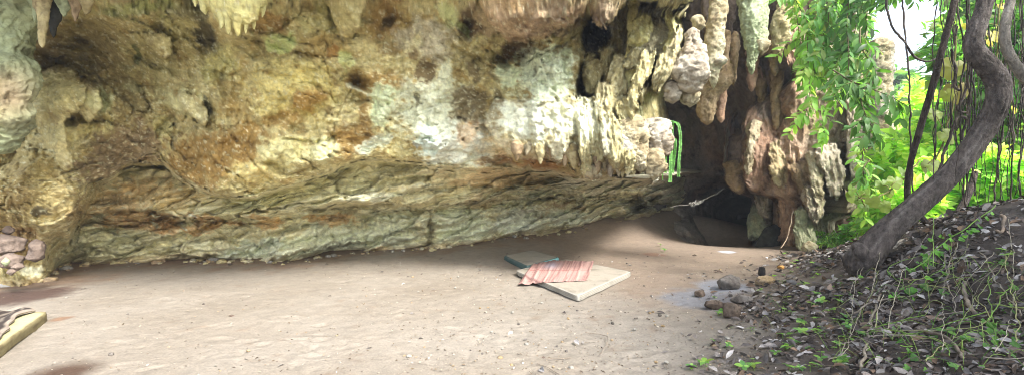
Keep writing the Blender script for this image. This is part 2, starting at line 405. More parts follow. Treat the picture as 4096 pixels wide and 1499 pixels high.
CLUS = [
    ([(-150, 2480, 2830, 6.5), (-30, 2520, 2810, 6.4), (5, 2600, 2800, 6.4), (25, 2680, 2780, 6.45), (40, 2720, 2752, 6.5)], 'pale', 'rock_lobe'),
    ([(20, 2560, 2760, 7.5), (80, 2560, 2775, 7.4), (160, 2545, 2775, 7.3), (230, 2540, 2745, 7.3), (270, 2560, 2700, 7.4)], 'grey', 'rock_block'),
    ([(40, 2700, 2765, 7.0), (80, 2715, 2768, 6.95), (130, 2728, 2770, 6.9), (180, 2715, 2765, 6.9), (215, 2722, 2740, 6.95)], 'yellow', 'rock_block'),
    ([(60, 2565, 2640, 7.1), (110, 2555, 2660, 7.05), (160, 2550, 2650, 7.0), (215, 2560, 2620, 7.1)], 'yellow', 'rock_block'),
    ([(22, 2655, 2700, 7.0), (36, 2650, 2740, 7.0), (50, 2680, 2738, 7.05)], 'white', 'calcite_crust'),
    ([(30, 2765, 2800, 6.9), (50, 2760, 2814, 6.9), (72, 2770, 2806, 6.95)], 'white', 'calcite_crust'),
    ([(60, 2770, 2815, 7.4), (90, 2775, 2812, 7.4), (125, 2785, 2808, 7.45)], 'pale', 'stalactite'),
    ([(110, 2758, 2785, 6.8), (160, 2745, 2792, 6.75), (190, 2735, 2805, 6.7), (240, 2715, 2812, 6.65), (285, 2700, 2828, 6.6), (310, 2712, 2826, 6.6), (350, 2728, 2802, 6.65), (375, 2740, 2790, 6.7)], 'white', 'stalactite'),
    ([(330, 2710, 2800, 6.95), (360, 2712, 2795, 6.9), (400, 2730, 2785, 6.9), (430, 2748, 2770, 6.95)], 'pale', 'stalactite'),
    ([(320, 2670, 2700, 6.8), (350, 2664, 2710, 6.75), (390, 2666, 2712, 6.75), (418, 2680, 2700, 6.8)], 'white', 'stalactite'),
    ([(205, 2560, 2640, 7.0), (260, 2545, 2655, 6.95), (290, 2560, 2650, 7.0)], 'pale', 'rock_block'),
    ([(205, 2620, 2690, 6.7), (250, 2610, 2695, 6.6), (320, 2610, 2690, 6.55), (390, 2610, 2672, 6.5), (440, 2600, 2665, 6.5), (480, 2590, 2640, 6.55), (500, 2600, 2625, 6.6)], 'tan', 'stalactite'),
    ([(215, 2490, 2560, 7.15), (300, 2470, 2580, 7.1), (400, 2480, 2610, 7.05), (500, 2500, 2610, 7.0), (580, 2510, 2590, 7.0)], 'pale', 'flowstone'),
    ([(220, 2355, 2420, 7.5), (260, 2340, 2440, 7.45), (330, 2345, 2445, 7.4), (380, 2360, 2430, 7.4)], 'tan', 'rock_knob'),
    ([(395, 2555, 2640, 6.75), (430, 2545, 2640, 6.65), (470, 2550, 2620, 6.65), (500, 2558, 2590, 6.7)], 'tan', 'rock_knob'),
    ([(400, 2660, 2680, 7.0), (440, 2650, 2690, 6.95), (490, 2655, 2685, 6.95), (520, 2650, 2665, 7.0)], 'green', 'rock_knob'),
    ([(320, 2420, 2520, 7.0), (400, 2410, 2530, 6.9), (480, 2420, 2540, 6.85), (560, 2440, 2510, 6.85)], 'white', 'flowstone'),
    ([(450, 2430, 2540, 6.75), (500, 2440, 2580, 6.6), (560, 2450, 2590, 6.55), (620, 2470, 2590, 6.5), (660, 2520, 2590, 6.5), (690, 2560, 2582, 6.55)], 'pale', 'stalactite'),
    ([(500, 2440, 2490, 6.5), (560, 2445, 2510, 6.4), (610, 2460, 2520, 6.4), (640, 2480, 2510, 6.45)], 'grey', 'stalactite'),
    ([(470, 2580, 2660, 6.85), (520, 2570, 2680, 6.75), (560, 2575, 2688, 6.7), (600, 2585, 2670, 6.7), (640, 2590, 2655, 6.7)], 'white', 'stalactite'),
    ([(590, 2590, 2640, 6.6), (640, 2585, 2650, 6.5), (670, 2592, 2652, 6.5), (705, 2600, 2630, 6.5), (722, 2606, 2618, 6.55)], 'pale', 'stalactite'),
    ([(470, 2310, 2430, 6.95), (540, 2315, 2400, 6.8), (600, 2325, 2390, 6.75), (650, 2335, 2400, 6.75), (690, 2345, 2395, 6.75), (726, 2364, 2386, 6.8)], 'pale', 'stalactite'),
    ([(500, 2400, 2460, 7.0), (560, 2390, 2455, 6.9), (620, 2395, 2470, 6.85), (660, 2400, 2465, 6.85), (690, 2410, 2435, 6.9)], 'pale', 'stalactite'),
    ([(590, 2500, 2560, 6.9), (640, 2490, 2550, 6.8), (690, 2510, 2550, 6.8), (714, 2530, 2545, 6.85)], 'red', 'stalactite'),
    ([(480, 2190, 2300, 7.0), (560, 2200, 2290, 6.9), (610, 2200, 2270, 6.9), (650, 2208, 2240, 6.95)], 'pale', 'stalactite'),
    ([(480, 2120, 2200, 7.0), (560, 2130, 2190, 6.95), (600, 2140, 2180, 6.95), (626, 2152, 2172, 7.0)], 'white', 'stalactite'),
    ([(520, 2040, 2110, 7.05), (580, 2055, 2105, 7.0), (610, 2072, 2092, 7.05)], 'pale', 'stalactite')]
BLOBS += [([(380, 2380, 2560, 7.1), (480, 2330, 2690, 7.05), (600, 2320, 2680, 7.0), (660, 2340, 2650, 7.1)], 'pale', .5), ([(380, 1980, 2420, 7.2), (480, 1940, 2440, 7.1), (600, 2020, 2420, 7.1), (650, 2100, 2390, 7.2)], 'white', .4)]
def free(r_, n_): return n_ == 'stalactite' and (r_[0][2] > 2695 or r_[-1][0] > 620)
BLOBS += [(r_, p_, .75) for r_, p_, n_ in CLUS if r_[0][2] < 2790 or n_ != 'stalactite']
def line(pts, u):
    pts = np.array(pts, float); return pch(pts[:, 0], pts[:, 1], u)
us = np.arange(-620, 2841, 4.6)
k = {}
k[0] = ([(-620, -450), (2900, -450)], [(-620, 3.5), (1500, 3.9), (2300, 5.2), (2900, 7)])
k[1] = ([(-620, 60), (300, 60), (900, 45), (1500, 50), (2000, 70), (2900, 60)],
        [(-620, 5.1), (300, 5.7), (900, 5.5), (1500, 5.9), (1900, 6.2), (2300, 6.7), (2500, 7.3), (2900, 8.2)])
k[2] = ([(-620, 380), (2900, 380)], [(-620, 6.1), (150, 6.4), (300, 6.8), (600, 6.6), (1000, 6.2), (1400, 6.35), (1900, 6.8), (2300, 6.95), (2600, 7.25), (2900, 8.4)])
k[3] = ([(-620, 740), (300, 735), (430, 700), (560, 640), (640, 650), (750, 715), (950, 775), (1100, 745), (1300, 680), (1480, 628), (1650, 640), (1900, 655), (2100, 655), (2300, 690), (2560, 690), (2900, 640)],
        [(-620, 5.9), (150, 6.0), (300, 6.45), (430, 6.9), (600, 6.85), (950, 6.5), (1300, 6.6), (1600, 7.0), (1800, 7.2), (2100, 7.5), (2300, 7.45), (2560, 7.5), (2900, 8.6)])
k[4] = ([(a, b + 34) for a, b in k[3][0]],
        [(-620, 6.0), (190, 6.1), (330, 6.6), (420, 7.9), (600, 8.1), (950, 8.2), (1300, 8.0), (1600, 7.9), (1900, 8.1), (2100, 8.6), (2300, 9.7), (2560, 12.0), (2900, 14.6)])
k[5] = ([(-620, 890), (300, 885), (700, 852), (1000, 852), (1150, 838), (1400, 795), (1700, 815), (2000, 775), (2300, 752), (2560, 762), (2900, 770)],
        [(-620, 6.2), (150, 6.25), (280, 6.6), (360, 8.1), (700, 8.1), (1000, 7.9), (1400, 7.9), (1700, 8.5), (2000, 9.5), (2300, 10.9), (2560, 12.5), (2900, 14.7)])
k[6] = ([(a, b + 30) for a, b in k[5][0]],
        [(-620, 6.3), (150, 6.35), (265, 6.7), (345, 8.5), (700, 8.6), (1000, 8.4), (1400, 8.9), (1700, 9.3), (2000, 10.2), (2300, 11.5), (2560, 12.9), (2900, 14.8)])
k[7] = (BASE, [(b[0], d) for b, d in zip(BASE, BD)])
k[8] = ([(a, b + 70) for a, b in BASE], [(b[0], d + .15) for b, d in zip(BASE, BD)])
seg = [26, 66, 80, 10, 34, 10, 40, 12]
vk = np.array([line(k[i][0], us) for i in range(9)]); dk = np.array([line(k[i][1], us) for i in range(9)])
vk += np.array([0, 0, 0, 34, 24, 20, 16, 0, 0])[:, None] * fbm(np.stack([us / 110, 0 * us, 0 * us], -1), 5)[None] + np.array([0, 0, 0, 0, 16, 22, 18, 0, 0])[:, None] * fbm(np.stack([us / 150, 0 * us + 5, 0 * us], -1), 4)[None]
# resample every column smoothly through its nine knots
tt = np.concatenate([i + np.arange(s) / s for i, s in enumerate(seg)] + [[8.0]])
Vg = np.empty((len(tt), len(us))); Dg = np.empty_like(Vg)
ki = np.arange(9.0)
for j in range(len(us)):
    Vg[:, j] = pch(ki, vk[:, j], tt); Dg[:, j] = pch(ki, dk[:, j], tt)
Ug = np.broadcast_to(us, Vg.shape).copy()
low = sstep(2.9, 3.6, tt)[:, None] * np.ones_like(Vg)             # below the big lip
Q = P(Ug, Vg, Dg)
foot = sstep(60, -60, Ug - (400 - (Vg - 740) * .6) - 25 * noise(Q * 2)) * sstep(560, 720, Vg)   # the buttress at the left
low = low * (1 - foot)
# large relief
def bump(u0, v0, su, sv, rot, d, hard=1.0):
    c, s = math.cos(math.radians(rot)), math.sin(math.radians(rot))
    du, dv = Ug + wu * .8 - u0, Vg + wv * .8 - v0
    r2 = ((du * c + dv * s) / su) ** 2 + ((-du * s + dv * c) / sv) ** 2
    return d * np.exp(-r2 ** hard)
wu = 85 * fbm(Q * 1.3 + 31, 5, .6); wv = 85 * fbm(Q * 1.3 + 77, 5, .6)
dD = np.zeros_like(Dg)
for b in [  # u, v, su, sv, rotation, depth change, hardness
    (270, 390, 130, 70, 10, -.5), (235, 560, 55, 90, 0, -.4), (430, 400, 60, 90, -20, -.15), (480, 620, 140, 70, -20, .25), (900, 60, 130, 70, 10, -.35),
    (830, 130, 60, 85, 0, .35), (760, 330, 150, 60, 20, -.25), (830, 440, 40, 40, 0, .2), (1110, 600, 90, 60, -15, -.35), (1260, 610, 90, 50, -20, -.3), (980, 690, 110, 60, 0, -.3),
    (1180, 330, 170, 130, 0, -.3), (1436, 336, 44, 22, 30, .4, 1), (1440, 372, 60, 12, 25, -.14), (1552, 82, 14, 30, 40, .2, 1), (1560, 70, 110, 90, 0, .25), (1880, 95, 26, 60, 40, .5, 1),
    (1530, 440, 45, 130, 0, -.18), (1740, 330, 110, 160, 20, -.25), (1690, 300, 40, 60, 0, .1), (1900, 430, 90, 120, 0, .14), (2000, 40, 120, 70, 0, -.4), (2170, 110, 160, 60, -15, -.55),
    (2420, 60, 80, 70, 0, -.5), (2060, 215, 90, 45, -30, .5, 2), (2200, 310, 110, 110, 0, -.25), (2390, 130, 55, 70, 20, 2.2, 2), (2380, 330, 62, 100, 0, 1.6, 2), (2330, 390, 30, 40, 0, .5),
    (2150, 480, 140, 80, 10, -.3), (2330, 470, 110, 60, 0, -.4), (2050, 560, 100, 50, 0, -.25), (1750, 560, 120, 60, 0, -.25), (1240, 480, 90, 30, -30, .22), (1130, 470, 60, 20, 10, .18),
    (1080, 660, 60, 18, 0, .2), (1340, 700, 90, 16, -24, .25), (620, 300, 90, 120, 0, .1), (330, 130, 120, 90, 0, .3), (480, 60, 120, 40, 0, -.15), (200, 250, 60, 60, 0, .25),
    (2280, 705, 30, 16, 0, .35, 2), (2190, 700, 140, 40, 0, .3), (1030, 130, 110, 50, 0, .2),
    # lower ledges and slabs
    (1720, 930, 9, 80, 6, .4, 1), (1300, 975, 260, 20, -17, -.3), (1150, 1010, 130, 18, -20, -.25), (1560, 930, 200, 18, -14, -.25), (860, 1000, 160, 18, -8, -.2),
    (560, 960, 180, 20, 5, .2), (420, 1015, 60, 24, -20, -.35), (640, 870, 140, 20, 0, .22), (1380, 870, 140, 26, 0, .22), (1380, 770, 170, 22, -10, -.28), (1700, 700, 200, 20, 5, -.22),
    (1180, 790, 160, 18, -20, .15), (1900, 880, 110, 60, 0, -.2), (2120, 880, 60, 40, 0, -.3), (2080, 820, 160, 16, -12, .3), (2550, 815, 40, 26, 0, 1.2, 2), (2640, 820, 30, 30, 0, 1.2, 2), (2280, 900, 60, 20, 0, -.2)]:
    dD += bump(*b)
dD += sstep(2590, 2860, Ug) ** 2 * 4.0 * (1 - low)                  # the face turns away behind the stalactites
def ledge(pts, amp, deep, hgt=38., col_=None):
    """a broken ledge along a line: the rock above it juts out, the joint under it is a cut"""
    global dD
    pts = np.array(pts, float); x0, x1 = pts[0, 0] - 60, pts[-1, 0] + 60
    j = np.where((us > x0) & (us < x1))[0]; sl_ = slice(j[0], j[-1] + 1)
    U_ = Ug[:, sl_]; V_ = Vg[:, sl_] + wv[:, sl_] * .35 + 16 * n_f[:, sl_]
    lv = pch(pts[:, 0], pts[:, 1], np.clip(U_, pts[0, 0], pts[-1, 0]))
    s_ = lv - V_
    end = sstep(-60, 40, U_ - pts[0, 0]) * sstep(-60, 40, pts[-1, 0] - U_) * (.55 + .9 * np.clip(n_m[:, sl_] + .5, 0, 1))
    dD[:, sl_] += end * (-amp * np.exp(-np.maximum(s_, 0) / hgt) * sstep(-4, 3, s_) + deep * np.exp(-((s_ + 5) / 8) ** 2) + amp * .3 * np.exp(-np.maximum(-s_ - 6, 0) / hgt) * (s_ < -4))
n_f = fbm(Q * 7 + 61, 3); n_m = fbm(Q * 1.7 + 81, 3)
for pts, am, de in [
    ([(640, 1012), (700, 992), (770, 1022), (900, 1012)], .18, .1), ([(1290, 1002), (1400, 966), (1600, 926), (1710, 905)], .3, .2), ([(1120, 1036), (1250, 990), (1330, 962), (1480, 930)], .2, .12),
    ([(420, 915), (700, 880), (1000, 888), (1250, 858), (1480, 846)], .22, .12), ([(300, 850), (560, 842), (700, 868), (830, 880)], .25, .12), ([(800, 905), (1000, 850), (1200, 806), (1310, 782)], .3, .16),
    ([(1230, 826), (1400, 822), (1580, 800)], .3, .2), ([(1440, 858), (1700, 836), (2050, 790), (2300, 795), (2480, 790)], .3, .2), ([(1640, 762), (1900, 738), (2150, 770)], .2, .14), ([(1850, 830), (2100, 800), (2350, 776), (2600, 782)], .25, .2),
    ([(1380, 750), (1560, 706), (1800, 700)], .2, .12), ([(1000, 950), (1200, 905), (1400, 890)], .16, .08), ([(900, 1030), (1050, 985), (1150, 950)], .18, .08), ([(1760, 900), (1950, 862), (2150, 850)], .2, .1), ([(350, 985), (480, 1010), (620, 975)], .2, .1),
    ([(430, 705), (500, 672), (590, 625)], .3, .2), ([(560, 335), (690, 322), (745, 350)], .2, .12), ([(680, 425), (790, 466), (835, 500)], .25, .12), ([(1130, 548), (1290, 562), (1390, 500)], .2, .1), ([(960, 560), (1040, 680), (1140, 735)], .2, .08),
    ([(1050, 150), (1220, 208), (1340, 224)], .18, .1), ([(1790, 92), (1920, 225), (2000, 285)], .25, .1), ([(1960, 190), (2060, 262), (2160, 212), (2320, 130)], .4, .2), ([(1020, 585), (1090, 640), (1140, 590)], .16, .08), ([(1180, 690), (1290, 655), (1400, 640)], .18, .08),
    ([(1560, 480), (1700, 545), (1800, 500)], .1, .05), ([(1640, 600), (1760, 585), (1900, 610)], .14, .08), ([(320, 300), (420, 330), (480, 400)], .15, .05), ([(840, 250), (900, 300), (960, 270)], .15, .06), ([(2050, 350), (2120, 420), (2250, 400)], .15, .06), ([(1960, 470), (2040, 500), (2200, 480)], .18, .08)]:
    hi = np.mean([q[1] for q in pts]) < 735
    ledge(pts, am * (.45 if hi else 1), de * (.3 if hi else 1), 60. if hi else 38.)
# rough relief: lumps, scallops, pits; tilted strata below the lip
Qs = np.stack([Q[..., 0] * .55, Q[..., 1] * .3, (Q[..., 2] - .22 * Q[..., 0]) * 2.6], -1)
up = 1 - low
dD += up * (.54 * fbm(Q * .8, 4) + .17 * ridged(Q * 1.9 + 5, 4) + .08 * fbm(Q * np.array([4, 4, 5.5]), 4) + .04 * ridged(Q * np.array([9, 9, 13.]), 3))
hh = Qs[..., 2] * 1.5 + 1.0 * fbm(Q * .7, 3) + .5 * fbm(Qs * 1.5, 4); st = hh - np.floor(hh)
dD += low * (.34 * fbm(Q * .9, 4) + .14 * ridged(Qs * 1.6, 3) - .20 * (1 - st) * sstep(0, .12, st) + .02 * ridged(Qs * 5, 3) + .035 * fbm(Q * 6, 3))
rib = np.stack([Q[..., 0] * 3.2 - Q[..., 2] * 1.3 + .6 * fbm(Q * 1.5, 3), Q[..., 1], Q[..., 2] * .8], -1)
dD += foot * (-.14 * ridged(rib, 4) - .05 * ridged(rib * np.array([2.6, 1, 2.2]), 3) + .12 * fbm(Q * 1.4, 3))
bq = np.stack([Q[..., 0] * .8 + .5 * fbm(Q * 1.2 + 9, 3), Q[..., 1] * .25, (Q[..., 2] - .24 * Q[..., 0]) * 3.0 + .9 * fbm(Q * .9 + 19, 3)], -1)
cv_1, co_, cj = cells(bq); cv2, co2, cj2 = cells(bq * np.array([2.3, 2.3, 2.1]) + 50)
dD += low * (.46 * (cv_1 - .5) - .26 * co_[..., 2] + .08 * co_[..., 0] + .07 * sstep(.12, 0, cj) + .17 * (cv2 - .5) - .10 * co2[..., 2] + .06 * sstep(.14, 0, cj2))
uq = Q * np.array([1.1, 1.1, 1.5]) + .5 * np.stack([fbm(Q * 1.6 + i * 30, 3) for i in range(3)], -1)
cv3, co3, cj3 = cells(uq); cv4, co4, cj4 = cells(uq * 2.7 + 50)
upr = up * sstep(-.25, .25, fbm(Q * .5 + 77, 2))
dD += upr * (.16 * (cv3 - .5) - .16 * co3[..., 2] + .06 * sstep(.06, 0, cj3)) + up * (.045 * (cv4 - .5) - .04 * co4[..., 2] + .025 * sstep(.08, 0, cj4))
joint = np.maximum(low * np.maximum(sstep(.07, .0, cj), .7 * sstep(.07, 0, cj2)), up * np.maximum(.6 * sstep(.035, 0, cj3), .25 * sstep(.05, 0, cj4)) * sstep(-.1, .3, fbm(Q * 1.4 + 9, 3)))
# painted-on scallop lips above: sharp downward flakes
hu = Q[..., 2] * 1.7 + 1.3 * fbm(Q * 1.1 + 3, 3); su = hu - np.floor(hu)
dD += up * (-.10 * (1 - su) * sstep(0, .08, su)) * sstep(-.2, .35, fbm(Q * .8 + 40, 2))
pit = sstep(.42, .6, fbm(Q * np.array([6, 6, 9.]) + 60, 2)) * sstep(0, .3, fbm(Q * .9 + 13, 2)); dD += .09 * pit * up
fade = sstep(8.0, 7.6, tt)[:, None]
Dc = Dg + dD * (.25 + .75 * fade)
Dc = np.minimum(Dc, 16)
upm = Vg < line([(a, b_ + 10) for a, b_ in k[3][0]], us)[None] + 90 * (Ug > 2040)
De, own = compose(Ug, Vg, np.where(upm, Dc + .12, Dc), BLOBS, .16, 1.25)
own = np.where(upm, own, -1)
nQ = P(Ug, Vg, De)
rag = sstep(1950, 2250, Ug) * sstep(720, 640, Vg)
Dc = np.where(upm, De + .05 * ridged(nQ * np.array([3.2, 3.2, 1.5]), 3) + .05 * fbm(nQ * 4, 3), Dc) + rag * upm * (-.17 * ridged(nQ * np.array([2.9, 2.9, .9]) + 7, 4) - .06 * ridged(nQ * np.array([6, 6, 4.]) + 7, 3) + .05 * fbm(nQ * np.array([8, 8, 5.]), 3))
# the cluster's right rim: squeeze the columns to its outline and roll the surface away behind it
ev = line([(-500, 2840), (0, 2806), (25, 2792), (60, 2762), (120, 2776), (200, 2748), (280, 2722), (330, 2694), (400, 2666), (480, 2682), (560, 2690), (610, 2674), (650, 2658), (700, 2650), (1100, 2640)], Vg[:, -1])
ev = ev + 9 * fbm(np.stack([Vg[:, -1] / 40, 0 * ev, 0 * ev], -1), 4)
lo = tt > 3.4; ev = np.where(lo, 2840, ev); Dc = Dc + lo[:, None] * np.clip((Ug - 2640) / 200, 0, 1) ** 2 * 4
Uw = np.where(Ug > 2300, 2300 + (Ug - 2300) * ((ev - 2300) / (us[-1] - 2300))[:, None], Ug)
rim = np.clip((Ug - (us[-1] - 60)) / 60, 0, 1); Dc = Dc + np.where(lo[:, None], 0, 3.5 * (1 - np.sqrt(1 - rim ** 2 * .999)))
Vc = Vg + 5 * fbm(Q * 5 + 9, 3)
CL = P(Uw, Vc, Dc)

# stains: mineral colour, algae and soot, with hole shade and recess lightening painted in
def paint(col, lst, U_, V_, wu_, wv_, nz):
    for (u0, v0, ru, rv, rot, hx, a, e) in lst:
        c, s = math.cos(math.radians(rot)), math.sin(math.radians(rot))
        du, dv = U_ + wu_ - u0, V_ + wv_ - v0
        r = np.sqrt(((du * c + dv * s) / ru) ** 2 + ((-du * s + dv * c) / rv) ** 2) + nz
        col = mixc(col, lin(hx), a * sstep(1.05, 1.05 - e * .8, r))
    return col
nA, nB, nC = fbm(Q * 1.6 + 21, 5, .6), fbm(Q * 4.2 + 51, 5, .62), fbm(Q * np.array([9, 9, 15.]) + 90, 4, .65)
col = mixc(lin('8f815a'), lin('a89a70'), sstep(-.25, .25, nA))
col = mixc(col, lin('846a3a'), .65 * sstep(.04, .32, nB))
STAIN_SHADE = [  # some dark spots paint shade into the holes and niches
    (120, 830, 240, 330, 0, '9c8a60', .92, .6), (60, 760, 90, 120, 0, '7c6844', .8, .7), (250, 780, 60, 160, 20, 'aa9870', .7, .7), (60, 960, 120, 90, 0, '7a5c3c', .85, .6), (200, 960, 60, 120, 25, 'ab9c78', .7, .7), (160, 840, 40, 26, 0, '453c2e', .9, .4), (120, 1090, 60, 40, 0, 'c9c4b0', .7, .6), (330, 700, 70, 40, -20, 'b3a67e', .7, .6), (300, 850, 40, 100, 25, '6d5232', .7, .6),
    (400, 330, 330, 330, 0, '83734f', .9, .7), (500, 610, 230, 120, -25, '76624a', .95, .5), (150, 200, 120, 160, 0, '7a684e', .8, .6), (620, 200, 150, 170, 0, '8d825a', .8, .7), (700, 110, 120, 80, 0, '8a8056', .8, .7),
    (270, 370, 170, 80, 12, 'a99c6c', .95, .4), (390, 400, 70, 90, -30, '8c9470', .6, .7), (240, 560, 60, 110, 0, 'b0a278', .95, .4), (300, 520, 140, 30, 0, 'b5a878', .7, .6), (430, 490, 16, 60, 0, 'bdb080', .8, .6),
    (740, 400, 120, 60, 25, 'aaa37c', .85, .6), (660, 520, 40, 70, 0, 'b3a877', .8, .6), (540, 350, 60, 40, 0, 'a3a07c', .5, .8), (880, 260, 90, 120, 0, 'a59b66', .8, .7), (560, 20, 260, 40, 0, '6f7544', .7, .7),
    (830, 145, 56, 95, -15, '352f22', .93, .6), (760, 30, 80, 60, 20, '3c3722', .8, .6), (830, 430, 34, 46, 0, '4a4836', .95, .4), (560, 225, 16, 45, 0, '4d5234', .9, .5), (900, 330, 30, 60, 0, '4a4432', .5, .8),
    (1100, 160, 70, 40, 10, 'b0b882', .85, .5), (1060, 90, 90, 60, 0, '8a6a3c', .8, .6), (1300, 60, 170, 100, 0, 'a39a6c', .8, .8), (1300, 180, 120, 70, 0, '9b7f4b', .5, .8),
    (840, 640, 210, 130, 0, '7a5b2c', .92, .5), (1000, 560, 110, 90, 0, '7f6030', .9, .6), (960, 430, 70, 140, 0, '8a7040', .6, .8), (1180, 360, 210, 160, 0, 'b7a76e', .85, .6), (1230, 420, 90, 50, -20, '86622f', .85, .6),
    (1330, 210, 60, 35, 0, '8a6130', .85, .6), (1140, 480, 120, 30, 5, '8d6b38', .7, .7), (1400, 560, 110, 80, -20, '80602f', .85, .6), (1130, 590, 100, 70, -10, 'c6bb8c', .9, .5), (1280, 600, 90, 50, -25, 'cfc79c', .9, .5), (1000, 700, 100, 60, 0, 'b9a670', .8, .6),
    (1380, 240, 40, 50, 0, 'bdbf8a', .8, .6), (1540, 70, 110, 110, 0, '76592f', .9, .7), (1556, 84, 26, 30, 20, '4a3a24', .7, .7), (1570, 190, 50, 40, 0, '76603c', .8, .6), (1500, 330, 130, 60, 0, '8c6c3c', .8, .6), (1460, 325, 70, 34, 20, '6b5228', .85, .7), (1435, 368, 60, 12, 28, 'd8d2b8', .9, .5),
    (1530, 440, 50, 110, 0, 'c3caa8', .9, .5), (1490, 570, 90, 40, -20, 'd9dac8', .95, .5), (1460, 480, 26, 110, 0, '7a5c30', .8, .6), (1700, 170, 150, 110, 20, '9d927e', .9, .6), (1640, 230, 60, 80, 0, 'b3a67c', .7, .7),
    (1730, 450, 190, 190, 0, 'c4c4b0', .9, .7), (1780, 320, 45, 70, 0, 'c2bfa6', .9, .5), (1850, 580, 220, 110, 0, 'd3d2c6', .9, .6), (1700, 560, 60, 60, 0, 'c6cfc6', .8, .6),
    (1690, 290, 46, 62, -10, '5d4a30', .95, .35), (1660, 420, 22, 34, 10, '4f4a38', .9, .5), (1650, 215, 30, 20, 0, '6a5232', .8, .5), (1885, 420, 90, 100, 30, '5f5038', .93, .45), (1995, 420, 30, 70, 0, '54472f', .93, .45), (1895, 290, 24, 50, -10, '5c4e36', .9, .5), (1960, 500, 60, 70, 0, '6d5c40', .8, .6),
    (1880, 540, 70, 50, 0, 'b98e62', .6, .8), (1830, 520, 20, 40, 0, '7d5a3a', .7, .7), (2040, 600, 130, 60, 5, 'bfa67c', .7, .7), (1660, 580, 26, 14, 0, '787a7c', .8, .5),
    (1990, 60, 170, 90, 0, '8f7a60', .92, .6), (1880, 90, 60, 60, 20, '4d3a26', .95, .45), (1780, 60, 70, 60, 30, 'a7a878', .8, .6), (1860, 110, 40, 24, 40, '97a06a', .7, .6), (1920, 150, 40, 14, -30, 'd5c48c', .9, .5),
    (2170, 90, 200, 70, -12, '957f66', .9, .6), (2070, 200, 80, 70, -30, '5f472e', .95, .45), (2060, 20, 100, 40, 0, '8d6f3c', .7, .7), (2210, 220, 70, 60, 0, '8e8668', .7, .7), (2440, 60, 70, 80, 0, 'a59680', .9, .5), (2300, 60, 80, 40, -20, '7d6248', .7, .6),
    (2180, 300, 130, 140, 0, 'd0d4bc', .95, .5), (2040, 300, 60, 60, 0, 'cdd2b2', .9, .6), (2130, 470, 190, 90, 0, 'd2d4c4', .92, .6), (2350, 480, 150, 110, 0, 'd0ccb2', .9, .6), (2200, 420, 26, 50, 0, '9c8c68', .6, .6),
    (2400, 130, 70, 110, 15, '3a3227', .95, .4), (2370, 330, 50, 90, 0, '6d6856', .9, .5), (2360, 380, 50, 18, 0, '9c8f74', .8, .5),
    (2120, 680, 200, 60, 5, '8a6238', .92, .5), (1850, 690, 150, 40, 5, '8a7652', .7, .6), (2230, 600, 60, 60, 0, 'd5cdb4', .8, .5), (1980, 640, 70, 24, 0, '7a5a38', .8, .6)]
LOWST_LIGHT = [  # lower band; greys towards the right lightened to offset the recess shade
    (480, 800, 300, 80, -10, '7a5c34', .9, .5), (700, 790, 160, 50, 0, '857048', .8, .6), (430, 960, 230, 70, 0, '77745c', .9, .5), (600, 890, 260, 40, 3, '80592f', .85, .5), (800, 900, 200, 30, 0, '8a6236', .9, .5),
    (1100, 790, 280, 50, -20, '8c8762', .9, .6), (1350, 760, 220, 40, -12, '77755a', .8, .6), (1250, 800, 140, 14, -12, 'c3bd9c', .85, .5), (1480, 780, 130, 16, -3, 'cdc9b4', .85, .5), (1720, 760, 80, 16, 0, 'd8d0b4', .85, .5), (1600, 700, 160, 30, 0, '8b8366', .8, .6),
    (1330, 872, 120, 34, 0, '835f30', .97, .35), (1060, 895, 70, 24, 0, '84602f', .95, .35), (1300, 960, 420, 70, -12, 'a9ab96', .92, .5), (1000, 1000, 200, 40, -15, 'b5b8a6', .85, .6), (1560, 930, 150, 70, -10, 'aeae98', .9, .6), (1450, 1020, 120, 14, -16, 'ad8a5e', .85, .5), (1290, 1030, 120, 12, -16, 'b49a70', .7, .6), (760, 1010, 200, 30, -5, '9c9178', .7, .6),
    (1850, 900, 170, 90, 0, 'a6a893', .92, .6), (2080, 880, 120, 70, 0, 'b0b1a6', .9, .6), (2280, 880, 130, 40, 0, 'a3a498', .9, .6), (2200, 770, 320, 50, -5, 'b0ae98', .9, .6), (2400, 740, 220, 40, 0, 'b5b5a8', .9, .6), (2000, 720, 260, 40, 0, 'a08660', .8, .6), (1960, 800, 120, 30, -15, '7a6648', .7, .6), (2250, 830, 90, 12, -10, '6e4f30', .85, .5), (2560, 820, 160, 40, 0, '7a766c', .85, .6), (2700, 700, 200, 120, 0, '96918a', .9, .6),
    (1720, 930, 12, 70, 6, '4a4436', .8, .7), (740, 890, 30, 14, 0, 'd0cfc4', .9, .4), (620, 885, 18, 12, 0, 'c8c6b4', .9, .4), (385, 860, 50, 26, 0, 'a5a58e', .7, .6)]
wu2 = wu * .8 + 26 * fbm(Q * 5 + 5, 3); wv2 = wv * .8 + 26 * fbm(Q * 5 + 15, 3)
cu = paint(col, STAIN_SHADE, Ug, Vg, wu2, wv2, .7 * nB + .5 * nC)
cl = mixc(lin('837a5c'), lin('a09a80'), sstep(-.2, .3, fbm(Qs * 1.4, 5, .6)))
cl = paint(cl, LOWST_LIGHT, Ug, Vg, wu2, wv2, .7 * nB + .5 * nC)
nS = fbm(Qs * np.array([2, 2, 3.]), 4, .6)
cl = mixc(mixc(cl, lin('b3a688'), .28) * 1.55, lin('6d5a40'), .35 * sstep(.12, .4, nS)); cl = mixc(cl, lin('c4c2b0'), .45 * sstep(.1, .4, -nS))
for i, (r_, p_, y_) in enumerate(BLOBS):
    mk_ = own == i
    if mk_.any(): cu[mk_] = mixc(cu[mk_], rockcol(nQ[mk_], p_, 1.2), .6 if r_[0][0] < -100 or p_ in ('grey', 'tan', 'yellow') else .3)
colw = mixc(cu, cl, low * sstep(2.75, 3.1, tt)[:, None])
nD = fbm(Q * np.array([22, 22, 30.]) + 190, 3, .65)
